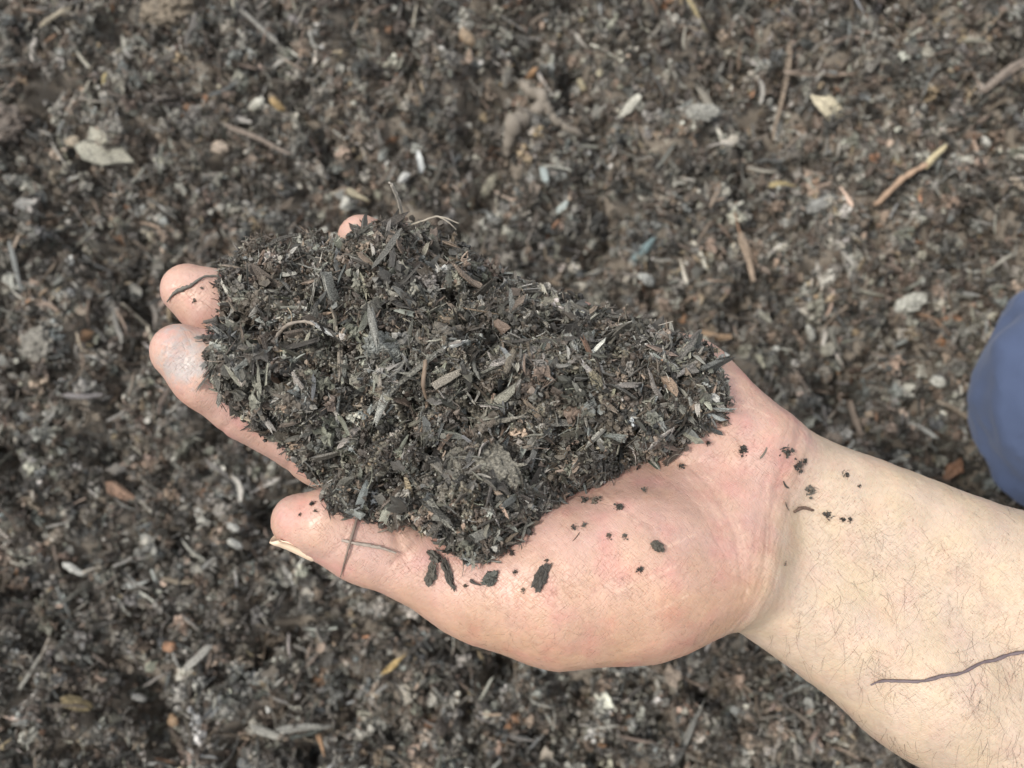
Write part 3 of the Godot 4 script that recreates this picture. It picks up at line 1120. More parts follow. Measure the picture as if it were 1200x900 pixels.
# a piece between two spots: shape "chip", "flake", "stone" or "clod"; wide and thick in mm
func piece(on: String, called: String, shape: String, e: Array, wide: float, thick: float, c: Color, label: String, category: String, lift := 0.0, group := "", rough := 0.6) -> void:
	var a := spot(on, e[0], e[1], lift)
	var b := spot(on, e[2], e[3], lift)
	var n := up_at(on, (e[0] + e[2]) * 0.5, (e[1] + e[3]) * 0.5)
	var x := (b - a)
	var length := x.length()
	x = x / length
	n = (n - x * n.dot(x)).normalized()
	var v := PackedVector3Array()
	var f := PackedInt32Array()
	var cc := PackedColorArray()
	var k := length * 1000.0
	match shape:
		"chip": add_chip(v, f, cc, rng, Transform3D(), wide / k, thick / k, 9, 7)
		"flake":
			add_flake(v, f, cc, rng, Transform3D(Basis.from_scale(Vector3(0.9, 1, wide / k)), Vector3.ZERO), 1.0, thick / k)
		"stone": add_crumb(v, f, cc, rng, Vector3.ZERO, Vector3(1, 1, 1), 2, 0.16)
		"clod":
			add_crumb(v, f, cc, rng, Vector3.ZERO, Vector3(0.9, 0.8, 0.9), 4, 0.2)
			for i in 40:
				var d := any_turn(rng).x
				add_crumb(v, f, cc, rng, d * rng.randf_range(0.36, 0.46), Vector3.ONE * rng.randf_range(0.05, 0.2), 1, 0.4)
			for i in 14:
				add_chip(v, f, cc, rng, Transform3D(any_turn(rng).scaled(Vector3.ONE * rng.randf_range(0.15, 0.5)), any_turn(rng).x * 0.42), 0.2, 0.1, 5, 3)
	if shape == "clump":
		add_crumb(v, f, cc, rng, Vector3.ZERO, Vector3(0.85, 0.8, 0.75), 2, 0.5)
		for i in 14: add_crumb(v, f, cc, rng, any_turn(rng).x * rng.randf_range(0.2, 0.48), Vector3.ONE * rng.randf_range(0.14, 0.42), 1, 0.4)
		for i in 5: add_chip(v, f, cc, rng, Transform3D(any_turn(rng).scaled(Vector3.ONE * rng.randf_range(0.3, 0.6)), any_turn(rng).x * 0.3), 0.25, 0.15, 5, 3)
	if shape != "chip" and shape != "flake":
		# their turned axes are squeezed to the footprint
		for i in v.size(): v[i] = Vector3(v[i].x, v[i].y * thick / k, v[i].z * wide / k)
	var o := MeshInstance3D.new()
	o.name = called
	var size := Vector3.ONE * length
	o.mesh = smooth_mesh(v, f, cc) if shape == "stone" else flat_mesh(v, f, cc)
	o.material_override = tinted(c, rough)
	o.transform = Transform3D(Basis(x, n, x.cross(n)).scaled_local(size), (a + b) * 0.5)
	put(o, label, category, group)

# a bent stem through spots [x, y, lift, radius mm]
func stem(on: String, called: String, pts: Array, c: Color, label: String, category: String, group := "", branch := []) -> void:
	var base := spot(on, pts[0][0], pts[0][1], pts[0][2])
	var v := PackedVector3Array()
	var f := PackedInt32Array()
	for line in [pts, branch]:
		if line.size() < 2: continue
		var curve := Curve3D.new()
		for i in line.size():
			var p := spot(on, line[i][0], line[i][1], line[i][2]) - base
			var before := spot(on, line[maxi(i - 1, 0)][0], line[maxi(i - 1, 0)][1], line[maxi(i - 1, 0)][2]) - base
			var after := spot(on, line[mini(i + 1, line.size() - 1)][0], line[mini(i + 1, line.size() - 1)][1], line[mini(i + 1, line.size() - 1)][2]) - base
			var t := (after - before) / 6.0
			curve.add_point(p, -t, t)
		var n: int = 5 * line.size() + 2
		var ps := []
		var rs := []
		for k in n:
			var u := float(k) / (n - 1)
			var at: float = u * (line.size() - 1)
			var i := mini(int(at), line.size() - 2)
			ps.append(curve.sample(i, at - i) + Vector3(rng.randfn(0, 1), rng.randfn(0, 1), rng.randfn(0, 1)) * line[i][3] * 0.00012)
			rs.append(lerpf(line[i][3], line[i + 1][3], at - i) * 0.001 * rng.randf_range(0.78, 1.22))
		add_tube(v, f, ps, rs, 7)
	var cc := PackedColorArray()
	for i in v.size():
		var tone := rng.randf_range(0.65, 1.0)
		cc.append(Color(tone, tone, tone))
	var o := MeshInstance3D.new()
	o.name = called
	o.mesh = smooth_mesh(v, f, cc)
	var m := mat("stem", lin(c.r, c.g, c.b), 0.65, 0.4)
	m.vertex_color_use_as_albedo = true
	o.material_override = m
	o.position = base
	put(o, label, category, group)

func speck(x: float, y: float, size: float, label: String, long := 1.0) -> void:
	var o := MeshInstance3D.new()
	o.name = "soil_crumb"
	o.mesh = CLUMP[rng.randi() % CLUMP.size()] if long < 1.5 else CHIP[rng.randi() % CHIP.size()]
	o.material_override = tinted(pick(rng, {black = 4.0, umber = 2.0, moss = 1.0}))
	var z := skin_z(x, y)
	var n := skin_normal(Vector3(x, y, z))
	o.transform = Transform3D(hand_frame.basis * lying(rng, n, 0.1).scaled(Vector3.ONE * size * 1.3 * long * 0.001), hand_frame * ((Vector3(x, y, z) + n * size * 0.22) * 0.001))
	put(o, label, "crumb", "crumbs on the skin")

func where_on(x: float, y: float) -> String:
	if x > 76.0: return "on the wrist past the fold"
	if x > 50.0: return "on the heel of the hand before the wrist fold"
	if x > 0.0: return "on the ball of the thumb"
	if x > -32.0: return "on the base of the thumb below the heap"
	if y < -33.0: return "on the thumb tip"
	if y < 16.0: return "on the index finger"
	return "on the middle fingertip"

func C(r: float, g: float, b: float) -> Color:
	return Color(r, g, b)

func build_pieces() -> void:
	rng.seed = 2024
	var G := "ground"
	var H := "heap"
	# on the heap
	piece(H, "root_piece", "chip", [-50.9, 17.5, -49.0, 4.3], 2.2, 2.0, C(0.36, 0.315, 0.265), "pale split root piece lying on the compost heap near the fingertips", "root", 1.0)
	piece(H, "root_tip", "chip", [-53.5, 22.3, -50.2, 15.1], 1.7, 1.5, C(0.38, 0.33, 0.27), "thinner pale root tip touching the pale split root piece", "root", 1.4)
	piece(H, "clod", "clod", [-41.7, 12.3, -29.8, 5.2], 11.0, 7.0, C(0.28, 0.295, 0.285), "smooth blue-grey clod pressed into the compost heap", "clod")
	piece(H, "wood_chip", "chip", [-40.5, 21.3, -37.9, 11.8], 2.8, 2.0, C(0.25, 0.25, 0.235), "grey wood chip running down into the blue-grey clod", "wood chip", 1.2)
	piece(H, "wood_splinter", "chip", [-12.4, 22.2, 0.0, 20.0], 0.9, 0.8, C(0.33, 0.24, 0.16), "thin straight tan splinter lying across the top of the heap", "splinter", 1.2)
	piece(H, "wood_chip", "chip", [15.5, 19.4, 16.7, 11.6], 3.6, 1.4, C(0.43, 0.44, 0.42), "pale silvery flat wood chip near the far slope of the heap", "wood chip", 1.2)
	piece(H, "wood_chip", "chip", [2.6, 12.6, -1.7, 4.1], 2.3, 2.0, C(0.27, 0.23, 0.18), "grey-brown round-ended chip leaning in the middle of the heap", "wood chip", 1.6)
	piece(H, "wood_splinter", "chip", [6.7, 21.7, 13.7, 14.9], 1.1, 0.9, C(0.27, 0.25, 0.22), "thin grey splinter pointing at the pale silvery chip", "splinter", 1.2)
	piece(H, "wood_block", "chip", [29.1, 14.0, 39.4, 19.7], 4.2, 3.4, C(0.15, 0.135, 0.11), "dark squared wood block on the crest beside the heel of the hand", "wood chip", 1.6)
	piece(H, "bark_strip", "chip", [-38.0, -5.6, -23.5, 7.0], 2.2, 1.1, C(0.22, 0.215, 0.19), "long bent grey bark strip lying aslant over a dark hollow in the heap", "bark strip", 1.2)
	stem(H, "root_strand", [[-24.2, 6.8, 1.8, 0.5], [-24.9, 0.0, 1.6, 0.6], [-24.2, -6.6, 1.2, 0.5], [-25.1, -13.1, 0.8, 0.3]], C(0.16, 0.12, 0.09), "thin brown root strand hanging from the bent bark strip", "root")
	piece(H, "wood_chip", "chip", [-20.7, 0.0, -12.2, 4.7], 4.4, 1.6, C(0.31, 0.28, 0.24), "broad striped grey-brown wood chip in the middle of the heap", "wood chip", 0.8)
	piece(H, "bark_strip", "chip", [-13.4, -10.8, 1.9, -9.9], 2.0, 1.0, C(0.24, 0.225, 0.195), "straight grey bark strip lying level above the big caked clod", "bark strip", 1.4)
	piece(H, "clod", "clod", [-18.5, -18.5, 1.2, -28.9], 17.0, 7.0, C(0.19, 0.178, 0.15), "big caked brown-grey clod on the thumb side of the heap", "clod", -3.0)
	piece(H, "wood_splinter", "chip", [-28.9, -26.1, -25.8, -41.4], 2.6, 1.5, C(0.42, 0.34, 0.23), "tan pointed splinter standing over the thumb crease", "splinter", 1.4)
	piece(H, "wood_stick", "chip", [-27.5, -26.1, -18.2, -37.7], 2.2, 2.0, C(0.25, 0.245, 0.22), "grey square stick beside the tan pointed splinter", "stick", 1.4)
	piece(H, "wood_splinter", "chip", [-7.4, -24.9, -3.7, -29.6], 1.5, 1.0, C(0.44, 0.41, 0.35), "short light splinter stuck on the big caked clod", "splinter", 4.0)
	piece(H, "leaf_shred", "flake", [7.6, -25.1, 5.2, -41.2], 2.6, 0.5, C(0.15, 0.155, 0.125), "long dark leaf shred hanging down onto the thumb pad", "leaf", 1.0)
	piece("skin", "leaf_scrap", "flake", [18.3, -30.3, 28.4, -28.9], 4.2, 0.5, C(0.085, 0.105, 0.09), "broad dark green leaf scrap at the lower rim of the heap", "leaf", 1.0)
	piece("skin", "leaf_scrap", "flake", [40.6, -21.5, 45.0, -26.4], 2.8, 0.5, C(0.10, 0.125, 0.10), "small dark green leaf scrap on bare skin beside the heap", "leaf", 0.6)
	piece(H, "bark_flake", "flake", [41.7, 3.0, 47.7, -3.5], 3.8, 0.9, C(0.36, 0.26, 0.19), "orange-brown bark flake on the end of the heap by the wrist", "bark flake", 1.2)
	piece(H, "wood_chip", "chip", [38.7, -2.0, 42.7, -12.4], 3.8, 1.4, C(0.26, 0.27, 0.265), "frayed blue-grey wood chip under the orange-brown bark flake", "wood chip", 1.2)
	piece(H, "straw_piece", "chip", [18.9, -19.4, 26.2, -18.4], 1.8, 1.0, C(0.50, 0.45, 0.35), "short pale straw piece low on the palm side of the heap", "straw", 1.2)
	piece(H, "clod", "clod", [49.9, 11.6, 57.5, 9.6], 6.5, 5.0, C(0.13, 0.135, 0.13), "dark clod jutting from the heap over the heel of the hand", "clod", 1.0)
	piece(H, "pale_crumb", "stone", [57.9, -3.0, 60.0, -5.1], 2.2, 2.0, C(0.66, 0.66, 0.64), "white crumb at the end of the heap by the wrist", "crumb", 0.4)
	piece(H, "clod", "clod", [21.8, 3.4, 25.5, -1.2], 3.6, 3.0, C(0.36, 0.32, 0.23), "small yellowish lump in the dark end of the heap", "clod", 0.6)
	piece(H, "straw_piece", "chip", [-72.6, 10.8, -65.8, 9.3], 1.5, 0.9, C(0.46, 0.36, 0.24), "broken straw-coloured sliver on the heap over the fingers", "straw", 1.4)
	stem(H, "bent_stem", [[-68.8, 11.5, 1.0, 0.45], [-67.3, 15.3, 2.6, 0.6], [-64.0, 17.0, 3.0, 0.55], [-59.6, 17.9, 2.6, 0.5], [-56.1, 16.9, 1.6, 0.35]], C(0.23, 0.20, 0.172), "arched grey-brown stem looped on the heap over the fingers", "stem")
	piece(H, "leaf_shred", "flake", [-84.3, 10.7, -82.3, -3.0], 4.0, 0.6, C(0.12, 0.115, 0.10), "dark ribbed leaf shred folded over the rim above the index finger", "leaf", 0.8)
	piece(H, "wood_chip", "chip", [-72.7, 34.3, -66.5, 33.5], 1.9, 1.0, C(0.44, 0.44, 0.41), "small pale grey chip on the heap above the middle finger", "wood chip", 1.4)
	piece(H, "twig", "chip", [-78.5, 44.8, -65.7, 50.0], 1.8, 1.6, C(0.12, 0.11, 0.095), "dark twig sticking out along the rim over the ring finger", "twig", 1.6)
	stem(H, "dry_stalk", [[-38.1, 51.4, 1.0, 0.5], [-35.9, 54.3, 9.0, 0.55], [-35.7, 57.5, 17.0, 0.6], [-36.6, 60.5, 25.0, 0.45], [-37.5, 61.3, 27.0, 0.25]], C(0.34, 0.315, 0.28), "upright curved dry stem standing above the heap behind the little finger", "stem")
	stem(H, "thin_twig", [[-35.3, 51.2, 1.0, 0.35], [-29.5, 52.5, 8.0, 0.35], [-23.6, 53.9, 10.0, 0.3], [-17.0, 51.5, 9.0, 0.15]], C(0.26, 0.235, 0.20), "thin forked twig lying out over the far rim of the heap", "twig", "", [[-23.6, 53.9, 10.0, 0.28], [-20.4, 51.9, 10.0, 0.2], [-17.9, 49.7, 8.0, 0.12]])
	stem(H, "root_tip", [[36.6, 19.7, 0.5, 0.3], [36.2, 22.8, 5.0, 0.25], [36.4, 25.2, 9.0, 0.4]], C(0.10, 0.09, 0.075), "tiny dark rootlet standing on the crest by the squared block", "root")
	stem(H, "root_strand", [[42.9, 19.7, 1.0, 0.18], [45.0, 18.3, 4.0, 0.15], [50.0, 19.5, 7.0, 0.08]], C(0.34, 0.32, 0.29), "hair-thin pale strand sticking out beyond the squared block", "root")
	piece(H, "bark_flake", "flake", [-23.7, 18.5, -15.6, 13.7], 7.0, 1.0, C(0.17, 0.15, 0.125), "broad dark brown bark flake high on the heap", "bark flake", 0.8)
	piece(H, "bark_flake", "flake", [-6.0, 18.6, 0.0, 14.8], 4.8, 0.8, C(0.19, 0.135, 0.105), "reddish-brown flake under the thin straight tan splinter", "bark flake", 1.0)
	# on the skin
	stem("skin", "thin_twig", [[-46.8, -43.0, 0.9, 0.4], [-40.7, -44.3, 0.8, 0.5], [-36.7, -45.2, 0.8, 0.45], [-32.2, -46.9, 0.8, 0.3]], C(0.28, 0.24, 0.21), "thin grey twig lying across the pad of the thumb", "twig")
	stem("skin", "root_strand", [[-48.3, -54.3, 0.9, 0.2], [-45.6, -47.3, 0.9, 0.28], [-44.0, -41.4, 0.8, 0.45], [-42.6, -35.5, 1.0, 0.5], [-42.4, -33.1, 1.4, 0.4]], C(0.17, 0.13, 0.11), "thin brown root strand crossing the twig on the thumb", "root")
	stem("skin", "root_strand", [[-107.0, 25.4, 1.0, 0.2], [-104.7, 27.5, 0.6, 0.4], [-102.6, 28.8, 0.6, 0.8], [-98.9, 30.4, 0.6, 0.55], [-95.3, 33.2, 1.2, 0.35], [-91.1, 33.5, 2.0, 0.4]], C(0.10, 0.095, 0.085), "dark shredded root lying over the tip of the middle finger", "root")
	stem("skin", "dry_root", [[106.9, -89.8, 0.5, 0.2], [109.4, -88.2, 0.6, 0.35], [113.4, -87.7, 0.6, 0.5], [119.8, -87.2, 0.6, 0.45], [125.6, -85.5, 0.6, 0.5], [131.1, -84.7, 0.6, 0.4], [138.7, -82.2, 0.6, 0.4], [142.4, -81.9, 0.6, 0.45], [148.7, -80.2, 0.6, 0.5], [157.6, -78.7, 0.8, 0.45]], C(0.12, 0.095, 0.105), "long purplish dry root lying along the forearm", "root")
	piece("skin", "soil_clump", "clump", [-23.5, -46.5, -20.2, -49.8], 3.0, 2.6, C(0.10, 0.09, 0.075), "round dark crumb on the thumb below the tan splinter", "crumb", 0.8)
	piece("skin", "soil_clump", "clump", [-22.3, -50.2, -23.0, -55.9], 3.0, 2.4, C(0.11, 0.10, 0.08), "upright dark wood crumb on the thumb under the round crumb", "crumb", 0.9)
	piece("skin", "soil_clump", "clump", [-19.5, -48.8, -16.2, -56.3], 2.2, 2.0, C(0.09, 0.08, 0.068), "bent dark wood crumb beside the upright one on the thumb", "crumb", 0.9)
	piece("skin", "soil_clump", "clump", [-7.9, -55.0, -3.7, -52.2], 3.2, 2.6, C(0.11, 0.115, 0.10), "oblong dark green-grey crumb on the base of the thumb", "crumb", 0.8)
	piece("skin", "wood_crumb", "chip", [-11.6, -54.5, -8.8, -55.7], 1.3, 1.2, C(0.08, 0.07, 0.06), "tiny twin crumb beside the oblong crumb on the thumb base", "crumb", 0.6)
	piece("skin", "soil_clump", "clump", [6.5, -55.9, 9.3, -49.4], 3.4, 2.6, C(0.075, 0.065, 0.055), "branched black crumb on the ball of the thumb", "crumb", 0.8)
	piece("skin", "soil_clump", "clump", [38.3, -43.1, 41.2, -45.4], 2.7, 2.2, C(0.11, 0.095, 0.075), "lone round crumb in the middle of the thumb ball", "crumb", 0.8)
	stem("skin", "root_strand", [[85.6, -38.7, 0.5, 0.45], [88.5, -37.7, 0.6, 0.55], [92.3, -38.7, 0.5, 0.3]], C(0.10, 0.065, 0.05), "short curved brown rootlet lying on the wrist", "root")
	for q in [[69.1, -19.9, 1.7], [64.5, -10.3, 0.8], [82.4, -20.3, 1.9], [86.5, -24.9, 1.9], [88.9, -23.6, 1.0], [90.7, -32.5, 2.2], [96.6, -40.0, 1.8], [100.8, -41.3, 0.9], [102.9, -41.3, 1.0], [102.9, -28.1, 1.3], [26.7, -42.2, 1.2], [31.0, -42.2, 1.2], [17.3, -40.2, 1.1], [20.2, -39.5, 1.1], [34.7, -50.5, 1.1], [30.3, -35.1, 1.4], [20.9, -33.9, 1.6], [24.2, -33.9, 1.8], [38.3, -30.8, 1.0], [46.8, -24.1, 1.1], [50.9, -25.3, 1.3], [13.3, -34.9, 1.2], [9.5, -48.5, 0.6], [0.0, -47.3, 1.2], [0.9, -52.1, 0.9], [3.0, -56.4, 0.9], [-12.8, -55.9, 0.7], [-80.7, -7.1, 0.9], [-97.7, 25.5, 0.9], [-95.6, 29.6, 0.7], [-83.7, 2.5, 0.7], [-76.2, -10.2, 1.1], [-65.3, -25.1, 1.0], [-55.3, -33.2, 0.9], [-58.7, -36.1, 0.6], [-54.4, -35.1, 0.7], [80.5, -53.1, 0.7], [55.5, -15.6, 1.1], [58.9, -17.8, 0.8], [106.5, -31.2, 0.7]]:
		speck(q[0], q[1], q[2], "tiny dark compost crumb " + where_on(q[0], q[1]))
	for q in [[75.3, -20.6, 1.1], [82.1, -30.4, 1.0], [82.3, -36.6, 1.0], [17.9, -42.5, 1.0], [-5.9, -47.0, 1.0], [-45.3, -37.2, 1.1], [-78.2, -12.6, 1.1], [-16.4, -56.3, 0.6], [63.2, -9.0, 1.0]]:
		speck(q[0], q[1], q[2], "tiny dark wood sliver " + where_on(q[0], q[1]), 2.2)
	# on the ground
	piece(G, "leaf_scrap", "flake", [0.214, -0.206, 0.249, -0.189], 19.0, 0.8, C(0.70, 0.63, 0.47), "pale cream torn leaf scrap on the compost bed", "leaf", 4.0)
	piece(G, "wood_sliver", "chip", [0.126, -0.277, 0.140, -0.257], 5.5, 2.5, C(0.66, 0.54, 0.30), "bright yellow wood sliver high on the compost bank", "wood sliver", 4.0)
	stem(G, "forked_root", [[0.006, -0.218, 10.0, 3.2], [0.014, -0.207, 10.0, 4.2], [0.021, -0.196, 9.0, 4.0], [0.028, -0.188, 8.0, 3.6], [0.037, -0.183, 8.0, 3.0], [0.051, -0.182, 6.0, 1.8]], C(0.17, 0.15, 0.128), "forked grey root stub lying on the compost bed", "root", "", [[0.023, -0.195, 8.0, 3.5], [0.014, -0.186, 8.0, 5.5], [0.007, -0.179, 8.0, 6.5], [0.001, -0.171, 7.0, 6.0], [-0.004, -0.161, 4.0, 3.0]])
	piece(G, "wood_crumb", "clod", [-0.023, -0.144, -0.011, -0.160], 7.0, 6.0, C(0.40, 0.38, 0.31), "pale crumbly lump below the forked root", "crumb", 2.0)
	piece(G, "bark_flake", "flake", [-0.316, -0.180, -0.271, -0.159], 32.0, 5.0, C(0.40, 0.39, 0.33), "large grey-green lichened bark flake on the bed", "bark flake", 5.0)
	piece(G, "pebble", "stone", [-0.324, -0.175, -0.313, -0.176], 8.0, 7.0, C(0.52, 0.44, 0.34), "cream pebble touching the lichened bark flake", "pebble", 3.0)
	piece(G, "clod", "clod", [-0.382, -0.180, -0.348, -0.177], 30.0, 22.0, C(0.21, 0.17, 0.145), "large rough brown clod near the lichened bark flake", "clod", 6.0)
	piece(G, "stone_shard", "stone", [-0.103, -0.275, -0.088, -0.291], 8.0, 6.0, C(0.8, 0.8, 0.79), "white angular stone shard high on the bank", "stone", 4.0)
	piece(G, "husk", "chip", [0.289, -0.144, 0.305, -0.160], 5.0, 3.0, C(0.70, 0.60, 0.38), "pale yellow husk at the tip of a brown stem", "husk", 6.0)
	stem(G, "plant_stem", [[0.259, -0.128, 4.0, 2.0], [0.275, -0.139, 5.0, 2.2], [0.290, -0.145, 6.0, 1.8]], C(0.30, 0.21, 0.15), "brown stem ending in the pale yellow husk", "stem")
	piece(G, "wood_sliver", "chip", [0.180, -0.132, 0.198, -0.138], 4.5, 2.0, C(0.62, 0.50, 0.25), "small yellow sliver midway between leaf scrap and wrist", "wood sliver", 4.0)
	piece(G, "stone", "clod", [0.263, -0.050, 0.290, -0.064], 12.0, 8.0, C(0.72, 0.72, 0.66), "largest rough white stone, lying near the jeans", "stone", 4.0)
	piece(G, "pebble", "stone", [0.281, 0.000, 0.291, 0.003], 8.0, 7.0, C(0.74, 0.74, 0.69), "round white pebble between the wrist and the knee", "pebble", 3.0)
	piece(G, "pebble", "stone", [-0.294, 0.113, -0.282, 0.118], 5.0, 4.5, C(0.78, 0.79, 0.77), "oblong white pebble on the dark bed away from the thumb", "pebble", 4.0)
	piece(G, "pebble", "stone", [-0.180, 0.105, -0.173, 0.108], 5.0, 5.0, C(0.8, 0.8, 0.77), "brighter of two white pebbles beyond the thumb tip", "pebble", 4.0)
	piece(G, "pebble", "stone", [-0.181, 0.095, -0.174, 0.099], 5.0, 4.0, C(0.55, 0.55, 0.53), "duller of two white pebbles beyond the thumb tip", "pebble", 4.0)
	piece(G, "pebble", "stone", [-0.243, 0.191, -0.236, 0.193], 5.0, 5.0, C(0.8, 0.8, 0.78), "small round white pebble near the golden crumb", "pebble", 4.0)
	piece(G, "clay_crumb", "stone", [-0.217, 0.166, -0.208, 0.169], 6.5, 6.0, C(0.46, 0.245, 0.14), "round orange clay crumb on the dark bed", "crumb", 4.0)
	piece(G, "leaf_sliver", "flake", [-0.083, 0.186, -0.064, 0.172], 4.5, 0.8, C(0.52, 0.38, 0.17), "ochre pointed leaf sliver below the thumb ball", "leaf", 4.0)
	piece(G, "glazed_shard", "flake", [0.083, -0.089, 0.101, -0.100], 6.5, 2.0, C(0.20, 0.29, 0.32), "dull teal shard on the compost bed behind the heap", "shard", 4.0, "", 0.3)
	piece(G, "pebble", "stone", [0.088, -0.073, 0.100, -0.076], 7.5, 6.0, C(0.72, 0.74, 0.72), "white glassy pebble beside the dull teal shard", "pebble", 3.0)
	piece(G, "wood_chip", "chip", [0.129, -0.029, 0.147, -0.022], 6.0, 4.0, C(0.40, 0.265, 0.16), "orange-brown chip just behind the heel of the hand", "wood chip", 4.0)
	piece(G, "pebble", "stone", [0.350, -0.191, 0.358, -0.187], 6.0, 6.0, C(0.82, 0.82, 0.78), "bright white pebble in a dark hollow above the knee", "pebble", 4.0)
	piece(G, "bark_curl", "flake", [-0.266, 0.068, -0.243, 0.080], 9.0, 1.8, C(0.34, 0.21, 0.145), "rusty bark curl level with the thumb tip", "bark flake", 4.0)
	piece(G, "wood_chip", "flake", [-0.245, 0.094, -0.229, 0.110], 8.0, 2.5, C(0.33, 0.33, 0.31), "flat grey chip below the rusty bark curl", "wood chip", 4.0)
	piece(G, "clod", "clod", [-0.332, -0.022, -0.304, -0.019], 22.0, 15.0, C(0.33, 0.315, 0.285), "round grey clod on the bed beyond the fingertips", "clod", 5.0)
	piece(G, "bark_flake", "flake", [-0.355, -0.090, -0.341, -0.059], 11.0, 3.0, C(0.45, 0.46, 0.43), "pale lichen-grey flake above the round grey clod", "bark flake", 4.0)
	piece(G, "wood_chip", "chip", [-0.339, -0.082, -0.337, -0.062], 5.0, 2.5, C(0.32, 0.34, 0.345), "blue-grey chip standing against the lichen-grey flake", "wood chip", 4.0)
	piece(G, "stick", "chip", [0.206, -0.247, 0.195, -0.193], 5.0, 4.0, C(0.30, 0.235, 0.18), "upright brown stick beside the cream leaf scrap", "stick", 6.0)
	piece(G, "stick", "chip", [0.203, -0.225, 0.248, -0.230], 5.0, 4.0, C(0.29, 0.225, 0.18), "level brown stick above the cream leaf scrap", "stick", 6.0)
	piece(G, "stick", "chip", [0.141, -0.215, 0.161, -0.188], 7.0, 5.0, C(0.33, 0.31, 0.27), "stout grey stick leaning towards a grey stone", "stick", 5.0)
	piece(G, "stone", "clod", [0.122, -0.179, 0.147, -0.183], 13.0, 8.0, C(0.44, 0.44, 0.41), "pale grey stone under the stout grey stick", "stone", 3.0)
	piece(G, "stick", "chip", [0.159, -0.100, 0.166, -0.069], 6.0, 4.0, C(0.38, 0.29, 0.22), "tan-brown stick pointing down at the heel of the hand", "stick", 5.0)
	piece(G, "stone", "stone", [0.207, -0.119, 0.231, -0.125], 12.0, 9.0, C(0.31, 0.315, 0.31), "smooth slate-grey stone beyond the wrist", "stone", 3.0)
	piece(G, "stick", "chip", [0.349, -0.218, 0.387, -0.236], 7.0, 5.0, C(0.44, 0.36, 0.31), "pale pinkish stick above the white pebble in the hollow", "stick", 6.0)
	piece(G, "stick", "chip", [-0.199, -0.173, -0.164, -0.157], 4.0, 3.0, C(0.30, 0.24, 0.20), "slim brown stick near a pinkish pebble", "stick", 5.0)
	stem(G, "grass_stem", [[-0.272, -0.058, 0.0, 0.9], [-0.260, -0.052, 3.0, 1.4], [-0.253, -0.042, 4.0, 1.4], [-0.248, -0.028, 0.0, 0.8]], C(0.36, 0.33, 0.275), "bent cream grass stem near the tip of the index finger", "stem")
	piece(G, "pebble", "stone", [-0.216, -0.167, -0.202, -0.163], 9.0, 7.0, C(0.56, 0.46, 0.38), "pinkish flat pebble beside the slim brown stick", "pebble", 4.0)
	piece(G, "seed", "stone", [-0.174, -0.199, -0.166, -0.196], 6.0, 5.0, C(0.60, 0.42, 0.20), "amber seed beside a white quartz pebble", "seed", 4.0)
	piece(G, "pebble", "stone", [-0.194, -0.208, -0.181, -0.204], 9.0, 8.0, C(0.70, 0.70, 0.64), "white quartz pebble beside the amber seed", "pebble", 4.0)
	piece(G, "seed", "stone", [-0.300, -0.217, -0.291, -0.214], 6.0, 5.0, C(0.68, 0.56, 0.27), "yellow seed above the lichened bark flake", "seed", 4.0)
	piece(G, "clod", "clod", [-0.271, 0.199, -0.260, 0.201], 8.0, 7.0, C(0.48, 0.38, 0.21), "golden crumb on the dark bed below the thumb", "crumb", 4.0)
	piece(G, "wood_sliver", "chip", [-0.119, 0.216, -0.112, 0.228], 4.5, 3.0, C(0.52, 0.32, 0.19), "orange wood sliver beside two grey sticks", "wood sliver", 5.0)
	piece(G, "stick", "chip", [-0.157, 0.213, -0.141, 0.218], 5.5, 4.0, C(0.34, 0.335, 0.31), "shorter of two grey sticks by the orange sliver", "stick", 5.0)
	piece(G, "stick", "chip", [-0.139, 0.214, -0.115, 0.211], 5.5, 4.0, C(0.37, 0.365, 0.34), "longer of two grey sticks by the orange sliver", "stick", 5.0)
	piece(G, "wood_sliver", "chip", [-0.197, 0.182, -0.185, 0.169], 5.0, 2.5, C(0.50, 0.49, 0.46), "pale grey sliver beside the orange clay crumb", "wood sliver", 5.0)
	piece(G, "clay_crumb", "stone", [-0.210, 0.207, -0.203, 0.211], 7.0, 5.0, C(0.40, 0.26, 0.15), "ochre crumb below the pale grey sliver", "crumb", 4.0)
	piece(G, "stick", "chip", [-0.300, 0.192, -0.290, 0.176], 4.5, 3.0, C(0.31, 0.305, 0.28), "slim grey stick above the golden crumb", "stick", 5.0)
	stem(G, "plant_stem", [[0.285, -0.057, 0.0, 1.0], [0.298, -0.052, 2.0, 1.3], [0.309, -0.042, 0.0, 0.9]], C(0.19, 0.125, 0.085), "rusty stem beside the largest rough white stone", "stem")
	piece(G, "pebble", "stone", [0.200, -0.035, 0.208, -0.032], 6.0, 5.0, C(0.70, 0.70, 0.65), "smaller white pebble behind the wrist", "pebble", 4.0)
	piece(G, "clod", "clod", [0.211, -0.021, 0.222, -0.028], 9.0, 7.0, C(0.55, 0.53, 0.46), "cream crumbly lump just behind the wrist", "clod", 4.0)
	piece(G, "leaf_scrap", "flake", [0.283, 0.063, 0.304, 0.048], 11.0, 1.0, C(0.30, 0.155, 0.09), "rust-red leaf scrap between the forearm and the knee", "leaf", 4.0)
	piece(G, "stick", "chip", [0.224, 0.015, 0.224, 0.042], 5.0, 4.0, C(0.31, 0.235, 0.18), "brown stick lying just behind the forearm", "stick", 5.0)
	piece(G, "stick", "chip", [0.103, 0.229, 0.112, 0.207], 5.5, 3.5, C(0.34, 0.34, 0.325), "flat grey stick below the thumb ball", "stick", 5.0)
	piece(G, "wood_chip", "flake", [0.090, 0.180, 0.104, 0.189], 12.0, 3.0, C(0.34, 0.275, 0.225), "broad pale brown chip just below the hand", "wood chip", 4.0)
